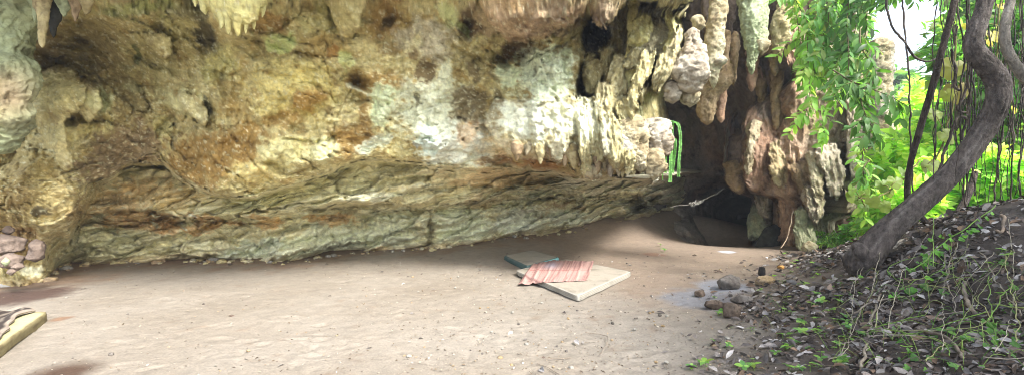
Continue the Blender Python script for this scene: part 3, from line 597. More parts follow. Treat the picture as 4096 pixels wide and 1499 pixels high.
colw = mixc(colw, lin('5f4c2c'), .32 * sstep(.12, .38, nC + .3 * nD) * (1 - .3 * low)); colw = mixc(colw, lin('d6cfae'), .42 * sstep(.12, .38, -nC + .3 * nD))
colw = mixc(colw, lin('3a2e1e'), .3 * sstep(.28, .45, nD)); colw = mixc(colw, lin('e0dcc8'), .4 * sstep(.3, .46, -nD))
colw = mixc(colw, lin('3a3020'), .75 * pit * up)
crack = sstep(.055, .0, np.abs(fbm(Q * np.array([1.2, 1.2, 2.2]) + 200, 4))) * sstep(.05, .3, fbm(Q * .9 + 300, 2))
colw = mixc(colw, lin('4c3d2a'), .4 * crack); colw = mixc(colw, lin('4a3c2a'), .38 * joint * (1 - .45 * low))
colw = mixc(colw, lin('93785a'), .6 * sstep(7.0 - .22, 7.0, tt)[:, None] * np.ones_like(low))
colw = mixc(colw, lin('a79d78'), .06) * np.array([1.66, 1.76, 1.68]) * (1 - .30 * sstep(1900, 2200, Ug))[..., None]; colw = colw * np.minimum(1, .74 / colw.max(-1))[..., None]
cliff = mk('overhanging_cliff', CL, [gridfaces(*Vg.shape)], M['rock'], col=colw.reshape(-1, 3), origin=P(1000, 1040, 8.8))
tag(cliff, 'wide overhanging limestone wall stained ochre, white and black above the bare sandy floor', 'cliff')
# ---- left: column and buttress in front of the cliff
lc = ringcol('rock_column', [(-260, -330, 240, 5.3), (-60, -300, 205, 5.3), (0, -280, 165, 5.3), (60, -260, 122, 5.3), (110, -250, 92, 5.3), (200, -240, 84, 5.3), (270, -240, 104, 5.25), (340, -240, 100, 5.2),
    (410, -240, 80, 5.2), (470, -230, 86, 5.2), (530, -210, 64, 5.25), (580, -180, 40, 5.3), (625, -100, 0, 5.35)], 'green', ry=.55, amp=.10, flute=.9, absamp=.05, cell=0,
    label='pale green limestone column hanging down at the left edge of the photo', cat='rock column', mix=('mud', .5))
for rows, pal in [(S(142, -60, 90, 60, 5.0), 'green'), (S(170, -20, 195, 46, 4.95, .2), 'tan'), (S(216, -40, 155, 60, 5.1, .1), 'black'), (S(300, -60, 90, 50, 5.0), 'mud'), (S(345, -60, 60, 60, 5.0), 'tan'), (S(255, -40, 70, 60, 5.0), 'green')]:
    ringcol('stalactite', rows, pal, lc, fr=2.4)
for rows, pal, nm in [([(935, -20, 30, 5.5), (960, -40, 70, 5.5), (1000, -40, 68, 5.5), (1020, -20, 40, 5.52)], 'dark', 'rock_knob'), ([(955, 130, 160, 5.55), (985, 122, 168, 5.5), (1030, 124, 166, 5.5), (1048, 134, 152, 5.55)], 'dark', 'rock_knob'),
                      ([(1010, 20, 60, 5.4), (1035, 5, 78, 5.4), (1060, 8, 66, 5.4), (1075, 22, 44, 5.42)], 'dark', 'rock_knob'), ([(900, 22, 42, 5.6), (925, 18, 48, 5.6), (940, 25, 42, 5.6)], 'dark', 'rock_knob'),
                      ([(1050, 62, 84, 5.3), (1065, 60, 88, 5.3), (1082, 64, 74, 5.3)], 'dark', 'calcite_crust'), ([(1072, 28, 60, 5.4), (1090, 30, 56, 5.4), (1100, 40, 50, 5.4)], 'dark', 'calcite_crust')]:
    ringcol(nm, [(a, b_, c_, d_ + .56) for a, b_, c_, d_ in rows], pal, cliff, amp=.25, flute=.1)
ringcol('mossy_stone', [(1028, 16, 30, 5.5), (1040, 11, 36, 5.48), (1056, 12, 34, 5.48), (1066, 18, 28, 5.5)], 'green', amp=.06, flute=0, absamp=.006,
        label='small round green mossy stone lodged among brown rock knobs at the left edge', cat='stone')
# flow lobes and yellow drapery on the cliff
for a in [(820, -40, 60, 60, 4.9), (885, 20, 118, 34, 4.85), (915, 40, 142, 34, 4.83), (950, 40, 148, 42, 4.8), (985, 30, 138, 34, 4.85), (1015, 20, 120, 36, 4.9), (1050, -20, 72, 40, 4.95), (780, -60, 30, 40, 4.9)]:
    ringcol('stalactite', S(*a), 'yellow', cliff)
# ---- the pale stalactite cluster
ringcol('drip_column', [(-80, 2505, 2560, 6.9), (20, 2512, 2550, 6.9), (100, 2514, 2545, 6.9), (180, 2512, 2540, 6.9), (240, 2506, 2545, 6.95), (300, 2490, 2560, 7.0), (380, 2470, 2560, 7.1)], 'yellow', cliff, amp=.1)
for rows, pal, nm in CLUS:
    if free(rows, nm): ringcol(nm, rows, pal, cliff, ry=.7, amp=.24, flute=.6, absamp=.035, s=1.3)
rd_ = random.Random(3)
for u in [2066, 2110, 2160, 2196, 2232, 2262, 2290, 2322, 2350, 2384, 2412, 2446, 2474, 2498, 2528, 2548, 2580, 2612, 2634]:
    w_ = rd_.uniform(34, 66); L0 = 560 + (u - 2066) * .06; tip = L0 + rd_.uniform(60, 110) + (u > 2330) * 20
    ringcol('stalactite', S(u, L0, tip, w_, rd_.uniform(6.55, 6.8), .12, .15, rd_.uniform(-8, 8)), rd_.choice(['pale', 'pale', 'white', 'tan', 'mud']), cliff, ry=.8, amp=.26, flute=.6, absamp=.025, s=1.5)
# ---- the dark chamber behind
cu_, cv_ = np.meshgrid(np.arange(2560, 3420, 6.), np.arange(-420, 1010, 6.))
cd = RBF(np.array([(2560, -400), (3000, -400), (3400, -400), (2560, 100), (2800, 100), (3000, 100), (3200, 100), (3400, 100), (2600, 500), (2800, 500), (2950, 500), (3100, 500), (3400, 500), (2600, 760), (2800, 760),
          (2900, 780), (3000, 800), (3100, 800), (3250, 800), (2650, 860), (2800, 900), (2900, 950), (3000, 960), (3100, 960), (3250, 970), (3400, 960), (2930, 860), (3010, 880)]) / 400.,
         np.array([10, 10, 9, 12, 11.4, 10.9, 10.5, 10.4, 14.6, 14.2, 12.6, 11.4, 11, 15, 15.2, 17, 18, 15, 12, 15, 15, 17, 17, 13, 12, 12, 22, 23.]), .002)
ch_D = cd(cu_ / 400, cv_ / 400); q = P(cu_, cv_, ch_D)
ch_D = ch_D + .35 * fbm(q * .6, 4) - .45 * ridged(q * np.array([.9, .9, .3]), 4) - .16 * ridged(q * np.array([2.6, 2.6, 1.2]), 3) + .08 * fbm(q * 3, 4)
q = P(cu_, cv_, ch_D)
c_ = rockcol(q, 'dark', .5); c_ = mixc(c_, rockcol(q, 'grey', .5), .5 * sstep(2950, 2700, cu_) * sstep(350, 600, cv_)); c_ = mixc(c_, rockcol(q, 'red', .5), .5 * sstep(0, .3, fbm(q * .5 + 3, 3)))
chm = tag(mk('cave_recess', q, [gridfaces(*cu_.shape)], M['rock'], col=np.clip((c_ * mixc(np.ones(3) * .9, np.ones(3) * .22, sstep(1.1, .75, np.hypot((cu_ + 14 * noise(q * 2) - 2965) / 125, (cv_ + 14 * noise(q * 2 + 9) - 890) / 120)))).reshape(-1, 3), 0, .8), origin=P(2950, 900, 14.)), 'dark deep cave recess behind the pale stalactite cluster', 'cave')  # dark ellipse paints the unlit cave opening into the wall colour
for rows, pal, nm in [
    ([(-160, 2840, 2910, 8.6), (0, 2845, 2905, 8.5), (90, 2835, 2895, 8.4), (160, 2828, 2890, 8.4), (230, 2832, 2886, 8.4), (265, 2830, 2882, 8.4), (310, 2838, 2866, 8.4), (356, 2848, 2858, 8.45)], 'pale', 'stalactite'),
    ([(225, 2868, 2902, 8.3), (240, 2866, 2904, 8.3), (275, 2862, 2880, 8.35)], 'white', 'stalactite'),
    ([(250, 2830, 2930, 10.2), (330, 2800, 2920, 10), (390, 2795, 2865, 10), (440, 2796, 2858, 10), (480, 2806, 2846, 10), (502, 2822, 2836, 10)], 'mud', 'stalactite'),
    ([(-200, 2940, 3080, 9.4), (0, 2960, 3060, 9.2), (80, 2970, 3058, 9.1), (140, 2978, 3055, 9.1), (180, 2988, 3062, 9.1), (215, 2990, 3035, 9.1), (260, 2996, 3016, 9.1), (302, 3002, 3010, 9.15)], 'green', 'drapery'),
    ([(150, 3020, 3065, 9.0), (190, 3024, 3068, 9.0), (222, 3038, 3056, 9.05)], 'pale', 'stalactite'),
    ([(-200, 3120, 3230, 9.4), (0, 3120, 3200, 9.2), (60, 3110, 3190, 9.1), (110, 3092, 3170, 9.1), (160, 3094, 3150, 9.1), (200, 3100, 3130, 9.1), (242, 3114, 3122, 9.15)], 'tan', 'drapery'),
    ([(290, 2965, 3010, 12.), (360, 2970, 3000, 11.9), (420, 2968, 2992, 11.9)], 'dark', 'stalactite'), ([(300, 3020, 3080, 12.), (380, 3022, 3065, 11.9), (470, 3010, 3050, 11.9)], 'dark', 'stalactite'),
    ([(330, 2905, 2925, 12.8), (450, 2908, 2920, 12.8)], 'dark', 'stalactite'), ([(560, 2780, 2800, 14), (640, 2786, 2794, 14)], 'dark', 'stalactite')]:
    ringcol(nm, rows, pal, chm, ry=.7, amp=.22, flute=.5, absamp=.03)
for i in range(34):
    u = random.uniform(2800, 3130); v0 = random.choice([random.uniform(-80, 120), random.uniform(60, 420)]); ringcol('stalactite', S(u, v0 - 80, v0 + random.uniform(60, 200), random.uniform(20, 60), random.uniform(10.0, 11.0), .3), random.choice(['dark', 'mud', 'red']), chm, amp=.25)
# ---- right: the big lit pillar with its draperies
# ---- right: the big lit pillar with its draperies, one rolled sheet of rock
PILB = [
    ([(430, 2990, 3080, 11.2), (520, 2975, 3110, 11), (600, 2970, 3120, 10.9), (680, 2975, 3090, 10.9), (740, 2985, 3080, 10.9), (772, 3000, 3060, 10.95)], 'red', 'drapery'),
    ([(520, 2870, 2960, 11.8), (620, 2865, 2990, 11.6), (690, 2870, 2970, 11.6), (730, 2870, 2910, 11.6), (776, 2876, 2890, 11.7)], 'dark', 'drapery'),
    ([(640, 2900, 2990, 11.5), (720, 2910, 2975, 11.4), (760, 2935, 2975, 11.4), (778, 2950, 2968, 11.4)], 'mud', 'stalactite'), ([(560, 3080, 3150, 10.8), (640, 3075, 3160, 10.6), (700, 3085, 3158, 10.5), (745, 3105, 3150, 10.5), (756, 3115, 3135, 10.5)], 'tan', 'flowstone'),
    ([(480, 2995, 3040, 10.7), (560, 2990, 3030, 10.6), (640, 2985, 3010, 10.6), (700, 2986, 3000, 10.6)], 'pale', 'stalactite'), ([(700, 3040, 3160, 11.0), (740, 3060, 3180, 10.9), (800, 3100, 3190, 10.9), (860, 3110, 3190, 10.9), (930, 3120, 3190, 10.9), (980, 3120, 3200, 11)], 'red', 'rock_buttress'),
    ([(560, 3260, 3330, 9.9), (640, 3270, 3370, 9.7), (720, 3300, 3380, 9.7), (780, 3320, 3370, 9.7), (800, 3340, 3360, 9.75)], 'white', 'drapery'), ([(740, 3215, 3250, 9.9), (790, 3215, 3270, 9.8), (850, 3240, 3285, 9.8), (890, 3250, 3270, 9.85)], 'white', 'stalactite'),
    ([(600, 3230, 3290, 9.9), (700, 3235, 3300, 9.75), (800, 3260, 3300, 9.75), (870, 3270, 3290, 9.8)], 'pale', 'drapery'), ([(380, 3380, 3440, 10.), (520, 3385, 3450, 9.8), (640, 3390, 3440, 9.8), (720, 3395, 3425, 9.8)], 'white', 'drapery'),
    ([(740, 3380, 3440, 9.7), (790, 3385, 3450, 9.6), (840, 3390, 3445, 9.6), (870, 3400, 3420, 9.65)], 'pale', 'rock_knob'), ([(830, 3180, 3250, 10.1), (900, 3175, 3260, 10), (970, 3170, 3270, 10), (1000, 3170, 3270, 10)], 'green', 'rock_buttress'),
    ([(640, 3130, 3260, 10.4), (690, 3160, 3280, 10.1), (740, 3190, 3270, 10.1), (790, 3205, 3255, 10.1)], 'mud', 'flowstone'),
    ([(90, 3120, 3200, 9.9), (150, 3115, 3210, 9.8), (200, 3130, 3190, 9.9)], 'red', 'rock_knob'), ([(200, 3140, 3220, 9.9), (260, 3150, 3215, 9.8), (290, 3170, 3200, 9.9)], 'red', 'rock_knob'), ([(10, 3130, 3200, 9.8), (60, 3125, 3190, 9.7), (100, 3140, 3180, 9.8)], 'tan', 'rock_knob')]
pv = np.arange(-320, 1006, 5.); a_ = np.linspace(0, 1, 150)
pL = line([(-320, 3070), (0, 3105), (150, 3120), (300, 3150), (430, 2990), (520, 2962), (600, 2958), (690, 2962), (770, 3000), (800, 3085), (1010, 3085)], pv) + 10 * fbm(np.stack([pv / 35, 0 * pv, 0 * pv], -1), 4)
pR = line([(-320, 3510), (0, 3482), (200, 3466), (400, 3456), (560, 3446), (640, 3436), (700, 3444), (770, 3446), (830, 3430), (865, 3400), (885, 3345), (1010, 3335)], pv) + 10 * fbm(np.stack([pv / 35, 0 * pv, 0 * pv + 9], -1), 4)
pu = pL[:, None] + (pR - pL)[:, None] * a_; pvv = np.broadcast_to(pv[:, None], pu.shape)
sx = np.abs(a_ * 2 - 1)
pD = line([(-320, 10.2), (400, 10.3), (600, 10.3), (760, 10.3), (850, 10.8), (1010, 10.7)], pv)[:, None] + .5 * (1 - np.sqrt(1 - np.minimum(sx, .999) ** 4)) + .35 * (1 - np.sqrt(1 - np.minimum(sx, .9999) ** 8)) * 3
pD = pD + sstep(3180, 3080, pu) * .5
pq = P(pu, pvv, pD)
pD = pD + .25 * fbm(pq * .9, 4) - .22 * ridged(pq * np.array([1.3, 1.3, .4]), 4)
pD, pown = compose(pu, pvv, pD + .1, [(r_, p_, .5) for r_, p_, n_ in PILB], .14, 1.4)
pq = P(pu, pvv, pD); pD = pD - .14 * ridged(pq * np.array([2.2, 2.2, .9]), 4) - .06 * ridged(pq * np.array([5, 5, 3.5]), 3) + .05 * fbm(pq * 4, 4)
pq = P(pu, pvv, pD)
pc = mixc(rockcol(pq, 'pale', .8), rockcol(pq, 'red', .8), sstep(3330, 3150, pu + 60 * fbm(pq * .9, 3)) * .8)
pc = mixc(pc, rockcol(pq, 'dark', .8), .8 * sstep(3130, 3040, pu + 80 * fbm(pq * .8 + 5, 3)))  # left side darkened: shade towards the recess put into the colour
pc = mixc(pc, rockcol(pq, 'red', 1.2), .6 * sstep(.1, .35, fbm(pq * np.array([1.2, 1.2, .5]) + 50, 4)))
for i, (r_, p_, n_) in enumerate(PILB):
    m_ = pown == i
    if m_.any(): pc[m_] = mixc(pc[m_], rockcol(pq[m_], p_, 1.), .7)
bk = pq[:, ::-1].copy(); bk[..., 1] += .9 + 1.2 * np.sin(PI * a_)[None]; bk[..., 0] += .08 * bk[..., 1] * 0
W = np.concatenate([pq, bk], 1); pcw = np.concatenate([pc, pc[:, ::-1]], 1)
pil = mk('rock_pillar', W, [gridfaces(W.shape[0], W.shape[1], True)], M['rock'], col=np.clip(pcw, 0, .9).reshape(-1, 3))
tag(pil, 'massive pale limestone pillar behind the hanging leaves at the right of the cave', 'rock pillar')
for rows, pal, nm in PILB:
    if nm == 'stalactite': ringcol(nm, rows, pal, pil, ry=.7, amp=.2, flute=.5, absamp=.03)
ringcol('grey_pillar', [(150, 3500, 3545, 13), (190, 3478, 3562, 13), (350, 3470, 3562, 13), (600, 3440, 3560, 13), (740, 3430, 3555, 13), (820, 3450, 3550, 13), (960, 3460, 3550, 13)], 'grey', ry=.7, amp=.08, flute=1.0, absamp=.04, mix=('pale', .8),
    label='grey furrowed rock pillar standing just right of the massive pale pillar', cat='rock pillar')
ringcol('dark_boulder', [(895, 3080, 3110, 11.3), (920, 3060, 3135, 11.25), (950, 3040, 3150, 11.2), (985, 3025, 3160, 11.2), (1000, 3030, 3150, 11.2)], 'black', ry=.6, amp=.2, flute=.1,
    label='dark brown boulder at the mouth of the black cave hole', cat='boulder')
# ------------------------------------------------------------------ bedding
def slab(corners, z0, z1, n=40, rnd=.03, puff=.0, seedz=0, side=None, top=None, layers=None, wob=.006):
    """a soft rectangular pad: corners (x, y) counter-clockwise; one closed mesh with rounded edges"""
    c = np.array(corners, float)
    prof = [(0, z0 + .004), (-.004, z0 + .25 * (z1 - z0)), (0, z0 + .5 * (z1 - z0)), (-.002, z0 + .75 * (z1 - z0)), (rnd * .25, z1 - rnd * .25), (rnd, z1)]
    per = []
    for i in range(4):
        a, b = c[i], c[(i + 1) % 4]
        for t in np.linspace(0, 1, n, endpoint=False): per.append(a + (b - a) * t)
    per = np.array(per); cen = c.mean(0)
    k = n * 4
    e = np.abs(((np.arange(k) % n) / n) - .0); e = np.minimum(e, 1 - e) * n            # distance to a corner in steps
    cut = np.clip(1 - e / 2.5, 0, 1)[:, None] * .03
    dirc = cen - per; dirc /= np.linalg.norm(dirc, axis=1)[:, None]
    per = per + dirc * cut
    rings = []
    gz = ground_z(per[:, 0], per[:, 1])
    for off, z in prof:
        q = per + dirc * off
        w = wob * fbm(np.stack([q[:, 0] * 3, q[:, 1] * 3, np.full(k, z * 20 + seedz)], -1), 3)
        rings.append(np.concatenate([q + dirc * w[:, None], (z + w + gz * .3)[:, None]], 1))
    for f in np.linspace(.06, .97, 16):
        q = per + (cen - per) * f
        w = .008 * fbm(np.stack([q[:, 0] * 4, q[:, 1] * 4, np.full(k, seedz)], -1), 4) + puff * math.sin(PI / 2 * min(1, f * 2.5))
        rings.append(np.concatenate([q + dirc * rnd * (1 - f), (z1 + w + gz * .3 * (1 - f))[:, None]], 1))
    V = np.array(rings); W, fs = capped(V, gridfaces(len(rings), k, True))
    fs[1] = fs[1][k:]
    return W, fs, len(prof) * k
def quad_px(px, z): return [tuple(flat(u, v, z)[:2]) for u, v in px]
def fabcol(W, ntop, top, side, stain, s=3.0, streak=(2., 7.)):
    f = fbm(W * np.array([streak[0], streak[1], 1]), 4, .6); f2 = fbm(W * s + 9, 4)
    t = mixc(lin(top), lin(stain), .8 * sstep(.02, .4, f * .7 + f2 * .6))
    b = mixc(lin(side), lin(stain), .5 * sstep(0, .5, f2))
    isT = (np.arange(len(W)) >= ntop)[:, None]
    return np.where(isT, t, b)
big = quad_px([(2060.5, 1079), (2313, 1182), (2529, 1084), (2263, 1034)], .075)
W, fs, nt_ = slab(big, 0.0, .075, rnd=.02, seedz=1)
bm_ = mk('foam_mattress', W, fs, M['fabric'], col=fabcol(W, nt_, '958d7f', '9f9a8f', '6d6456'))
tag(bm_, 'large thin cream mattress with grey streaks lying under the pink mat on the earth floor', 'mattress')
c4 = np.array(big); geo = []
for z in (.066, .022, .044):                                      # piping lines along the sides
    q = np.concatenate([c4 + (c4.mean(0) - c4) * -.002, c4[:1] + (c4.mean(0) - c4[:1]) * -.002])
    pts = np.concatenate([np.linspace(q[i], q[i + 1], 30)[1:-1] for i in range(4)])
    pts = np.concatenate([pts, pts[:1]])
    V, _, f = tube_geo(np.concatenate([pts, np.full((len(pts), 1), z)], 1), np.full(len(pts), .0045), 6); geo.append((V, [f], lin('8f887b')))
V, f, cc = join(geo); mk('piping', V, f, M['fabric'], parent=bm_, col=cc)
sm_ = quad_px([(2012, 1022), (2108, 1063), (2241, 1028), (2131, 1001)], .09)
W, fs, nt_ = slab(sm_, 0.0, .09, rnd=.035, puff=.015, seedz=5)
cc = fabcol(W, nt_, '8f8a7d', '465a58', '77726a'); isS = np.arange(len(W)) < nt_ - 160
cc = np.where((isS & (W[:, 0] > np.mean([p[0] for p in sm_])))[:, None], lin('7cb0ae'), cc)
tag(mk('foam_mattress', W, fs, M['fabric'], col=cc), 'small grey mattress with dark teal sides behind the cream mattress', 'mattress')
# pink woven mat, draped over the cream mattress and down to the floor
n, m = 120, 90
bl, tl, tr, br = [np.array([a, b]) for a, b in [(2074, 1136), (2141, 1037), (2376, 1045), (2349, 1124)]]
s_, t_ = np.meshgrid(np.linspace(0, 1, n), np.linspace(0, 1, m))
px = (bl[None, None] * ((1 - s_) * (1 - t_))[..., None] + br * (s_ * (1 - t_))[..., None] + tl * ((1 - s_) * t_)[..., None] + tr * (s_ * t_)[..., None])
px[..., 1] -= 9 * np.sin(PI * np.clip((s_ - .12) / .3, 0, 1)) * (1 - t_) ** 3 * 0 + 4 * sstep(.25, .4, s_) * (1 - t_) ** 4
zt = .084
xy = flat(px[..., 0], px[..., 1], zt)[..., :2]
c4 = np.array(big)
def inside_poly(p, c):
    d = np.full(p.shape[:-1], 9.)
    for i in range(4):
        a, b = c[i], c[(i + 1) % 4]; e = (b - a) / np.linalg.norm(b - a); nrm = np.array([-e[1], e[0]]); d = np.minimum(d, (p - a) @ nrm)
    return d
dd = inside_poly(xy, c4); dd = dd if dd.max() > 0 else inside_poly(xy, c4[::-1])
zz = np.where(dd > -.02, zt, zt * np.clip(1 + (dd + .02) / .28, 0.08, 1)) + .0
zz = sstep(-.30, .0, dd) * (zt - .012) + .014
off = sstep(0, -.25, dd); xy = xy + (flat(px[..., 0], px[..., 1], 0.02)[..., :2] - xy) * off[..., None]
fold = .010 * np.maximum(0, np.sin(2 * PI * (s_ * 6.3 + .15 * t_ + .25 * noise(np.stack([s_ * 3, t_ * 2, 0 * s_], -1))))) ** 3 + .012 * np.exp(-((s_ - .20 + .1 * t_) / .03) ** 2) + .02 * np.exp(-((s_ - .04) / .05) ** 2) * (1 - t_)
zz = zz + fold + .004 * fbm(np.stack([s_ * 14, t_ * 6, 0 * s_], -1), 3) + .012 * sstep(.93, 1, s_) * np.abs(np.sin(t_ * 9))
V0 = np.stack([xy[..., 0], xy[..., 1], zz], -1)
stripe = noise(np.stack([s_ * 45, t_ * 1.5, 0 * s_], -1)); s2 = noise(np.stack([s_ * 9, t_ * .8, 0 * s_ + 4], -1)); sv = noise(np.stack([s_ * 4, t_ * 60, 0 * s_ + 8], -1))
cc = mixc(lin('a8837a'), lin('876660'), sstep(-.2, .5, stripe + .4 * sv)); cc = mixc(cc, lin('b3958a'), .45 * sstep(.1, .4, s2))
cc = mixc(cc, lin('b3a9b3'), .75 * np.exp(-(((s_ - .33) / .11) ** 2 + ((t_ - .78) / .13) ** 2)))
cc = mixc(cc, lin('8a544c'), .7 * (np.abs(t_ - .55 - .02 * s_) < .012))
under = V0 - np.array([0, 0, .006])
V = np.concatenate([V0.reshape(-1, 3), under.reshape(-1, 3)]); f0 = gridfaces(m, n)
edge = np.concatenate([np.arange(n), np.arange(1, m) * n + n - 1, (m - 1) * n + np.arange(n - 2, -1, -1), np.arange(m - 2, 0, -1) * n]); e2 = np.roll(edge, -1); K = n * m
fs = [f0, f0[:, ::-1] + K, np.stack([edge, e2, e2 + K, edge + K], -1)[:, ::-1]]
tag(mk('woven_mat', V, fs, M['fabric'], col=np.concatenate([cc.reshape(-1, 3)] * 2)), 'faded pink striped woven mat spread across the cream mattress', 'mat')
# yellow foam pad with a striped blanket, cut by the left edge of the photo
tip = flat(198, 1243, .10)[:2]; d1 = flat(0, 1382, .10)[:2] - tip; d1 /= np.linalg.norm(d1); d2 = np.array([-d1[1], d1[0]]); d2 = d2 if d2[0] < 0 else -d2
d2 = d2 * .98 + d1 * -.42; d2 /= np.linalg.norm(d2)
yc = [tip, tip + d2 * 1.15, tip + d2 * 1.15 + d1 * 1.9, tip + d1 * 1.9]
W, fs, nt_ = slab(yc, 0.0, .10, rnd=.012, seedz=8, wob=.012)
cc = fabcol(W, nt_, 'aca57c', '7a7050', '8c835f')
cc = mixc(cc, lin('5d5138'), .6 * ((np.arange(len(W)) < nt_) & (noise(W * 14) > .25)))
tag(mk('foam_pad', W, fs, M['foam'], col=cc), 'thick yellow foam pad half covered by a striped blanket at the left edge', 'foam pad')
n, m = 110, 90
s_, t_ = np.meshgrid(np.linspace(0, 1, n), np.linspace(0, 1, m))          # s along d1, t along d2
pA = np.asarray(flat(143, 1236, .11))[:2]; pB = np.asarray(flat(-60, 1365, .11))[:2]
o_ = pA + d2 * -.02
edge_in = (.0 + .06 * np.sin(s_ * 5 + .4) * sstep(0, .2, s_) + .05 * noise(np.stack([s_ * 6, 0 * s_, 0 * s_], -1)))
rr = .09 * (1 - np.sqrt(np.clip(1 - (1 - np.clip(s_ / .1, 0, 1)) ** 2, 0, 1)))
xy = o_ + d1 * (s_ * 1.5)[..., None] + d2 * (edge_in * 1.0 + rr + t_ * (1.25 - edge_in))[..., None]
ff = np.sin(26 * (t_ * .9 + s_ * .35) + 2.5 * noise(np.stack([s_ * 3, t_ * 3, 0 * s_], -1)))
zz = .125 + .012 * ff * sstep(0, .1, t_) + .05 * sstep(.16, .0, t_) * (.5 + .5 * noise(np.stack([s_ * 7, t_ * 4, 0 * s_], -1))) + .012 * fbm(np.stack([s_ * 8, t_ * 8, 0 * s_], -1), 3)
zz = zz - .018 * sstep(.03, 0, t_)
V0 = np.stack([xy[..., 0], xy[..., 1], zz], -1)
st_ = np.sin(2 * PI * (t_ * 13 + .1 * noise(np.stack([s_ * 4, t_ * 4, 0 * s_], -1)))); cc = mixc(lin('3a322d'), lin('6d6459'), sstep(-.1, .8, st_)); cc = mixc(cc, lin('342c27'), .6 * sstep(.1, .4, fbm(np.stack([s_ * 6, t_ * 6, 0 * s_], -1), 3)))
cc = mixc(cc, lin('8d8174'), ((t_ < .03) | (s_ < .025)) * .9)
V = np.concatenate([V0.reshape(-1, 3), (V0 - np.array([0, 0, .014])).reshape(-1, 3)]); f0 = gridfaces(m, n)
edge = np.concatenate([np.arange(n), np.arange(1, m) * n + n - 1, (m - 1) * n + np.arange(n - 2, -1, -1), np.arange(m - 2, 0, -1) * n]); e2 = np.roll(edge, -1); K = n * m
tag(mk('striped_blanket', V, [f0, f0[:, ::-1] + K, np.stack([edge, e2, e2 + K, edge + K], -1)], M['fabric'], col=np.concatenate([cc.reshape(-1, 3)] * 2)), 'rumpled dark brown striped blanket folded over the yellow foam pad', 'blanket')

# ------------------------------------------------------------------ stones
def ico(n=24):
    th = np.linspace(0, PI, n); ph = np.linspace(0, 2 * PI, 2 * n, endpoint=False)
    T, Ph = np.meshgrid(th, ph, indexing='ij'); return np.stack([np.sin(T) * np.cos(Ph), np.sin(T) * np.sin(Ph), np.cos(T)], -1)
def stone_geo(rx, ry, rz, seed, n=26, ang=.3, fine=.06):
    d = ico(n); q = d + seed * 3.7
    r = 1 + ang * fbm(q * 1.1, 3) + .5 * ang * ridged(q * 1.7, 3) + fine * fbm(q * 5, 3)
    pl = RS.normal(size=(7, 3)); pl /= np.linalg.norm(pl, axis=1)[:, None]                     # chipped facets
    for p in pl:
        h = d @ p; r = np.where(h > .55, np.minimum(r, .80 / np.maximum(h, .3) * (1 + .1 * fbm(q * 4, 2))), r)
    V = d * r[..., None] * np.array([rx, ry, rz]); k = 2 * n
    return V, gridfaces(n, k, True)
def put_stone(name, u, v, wpx, hpx, D, pal, label, cat='stone', depth=.8, seed=1, sink=.25, ang=.32, z=None):
    rx = wpx / 2 / F * D; rz = hpx / 2 / F * D / (1 - sink * .5)
    V, f = stone_geo(rx, rx * depth, rz, seed, ang=ang)
    p = P(u, v, D); gz = ground_z(p[0], p[1]) if z is None else z
    V = V + np.array([p[0], p[1], gz + rz * (1 - sink * 1.2)])
    c_ = rockcol(V, pal, 3.)
    return tag(mk(name, V, [f[:, ::-1]], M['stone'], col=np.clip(c_, 0, 1).reshape(-1, 3)), label, cat)
PAL['ash'] = ('6f6962', '554e47', '393430'); PAL['rust'] = ('63564a', '4a3d33', '2c2520'); PAL['char'] = ('34302c', '1e1b19', '0e0d0c')
def gD(u, v):                                              # where the line of sight through (u, v) meets the ground
    for D in np.arange(2.0, 14, .02):
        p = P(u, v, D)
        if p[2] <= float(_gz(p[0], p[1])): return D
    return 12.
put_stone('hearth_stone', 2912, 1158, 92, 52, gD(2912, 1155), 'ash', 'peaked grey ash-covered stone at the back of the fire pit', seed=2, sink=.1, ang=.45)
put_stone('hearth_stone', 2858, 1236, 92, 38, gD(2858, 1236), 'rust', 'long flat-sided brown stone at the left front of the fire pit', seed=5, depth=.55, sink=.1)
put_stone('hearth_stone', 2922, 1266, 70, 64, gD(2922, 1268), 'rust', 'upright rusty brown stone at the front of the fire pit', seed=9, sink=.1, ang=.4)
put_stone('hearth_stone', 2968, 1212, 76, 36, gD(2968, 1213), 'ash', 'pale flat-topped stone on the right side of the fire pit', seed=12, depth=.6, sink=.1)
put_stone('earth_clod', 3060, 1135, 78, 34, gD(3060, 1136), 'mud', 'low crumbly clod of earth right of the fire pit', 'clod', seed=14, depth=.6)
put_stone('charred_stump', 3048, 1108, 30, 46, gD(3048, 1106), 'char', 'small charred black stump sticking up right of the fire pit', 'stump', seed=16, sink=.05)
put_stone('hearth_stone', 2800, 1182, 40, 26, gD(2800, 1184), 'rust', 'small reddish stone at the far left rim of the fire pit', seed=18)
put_stone('pale_rock', 3240, 1016, 58, 50, gD(3240, 1015), 'pale', 'rounded pale boulder on the earth in front of the massive pillar', 'rock', seed=21, sink=.1)
put_stone('pale_rock', 3283, 982, 40, 20, gD(3283, 984), 'mud', 'low tan rock just behind the rounded pale boulder', 'rock', seed=23)
put_stone('orange_fruit', 3124, 1074, 28, 18, gD(3124, 1074), 'tan', 'small orange fruit lying among the dry leaves', 'fruit', seed=25, ang=.05)
fr_ = bpy.data.objects['orange_fruit'].data.color_attributes['Col'].data
for e in fr_: e.color = (.38, .2, .06, 1)
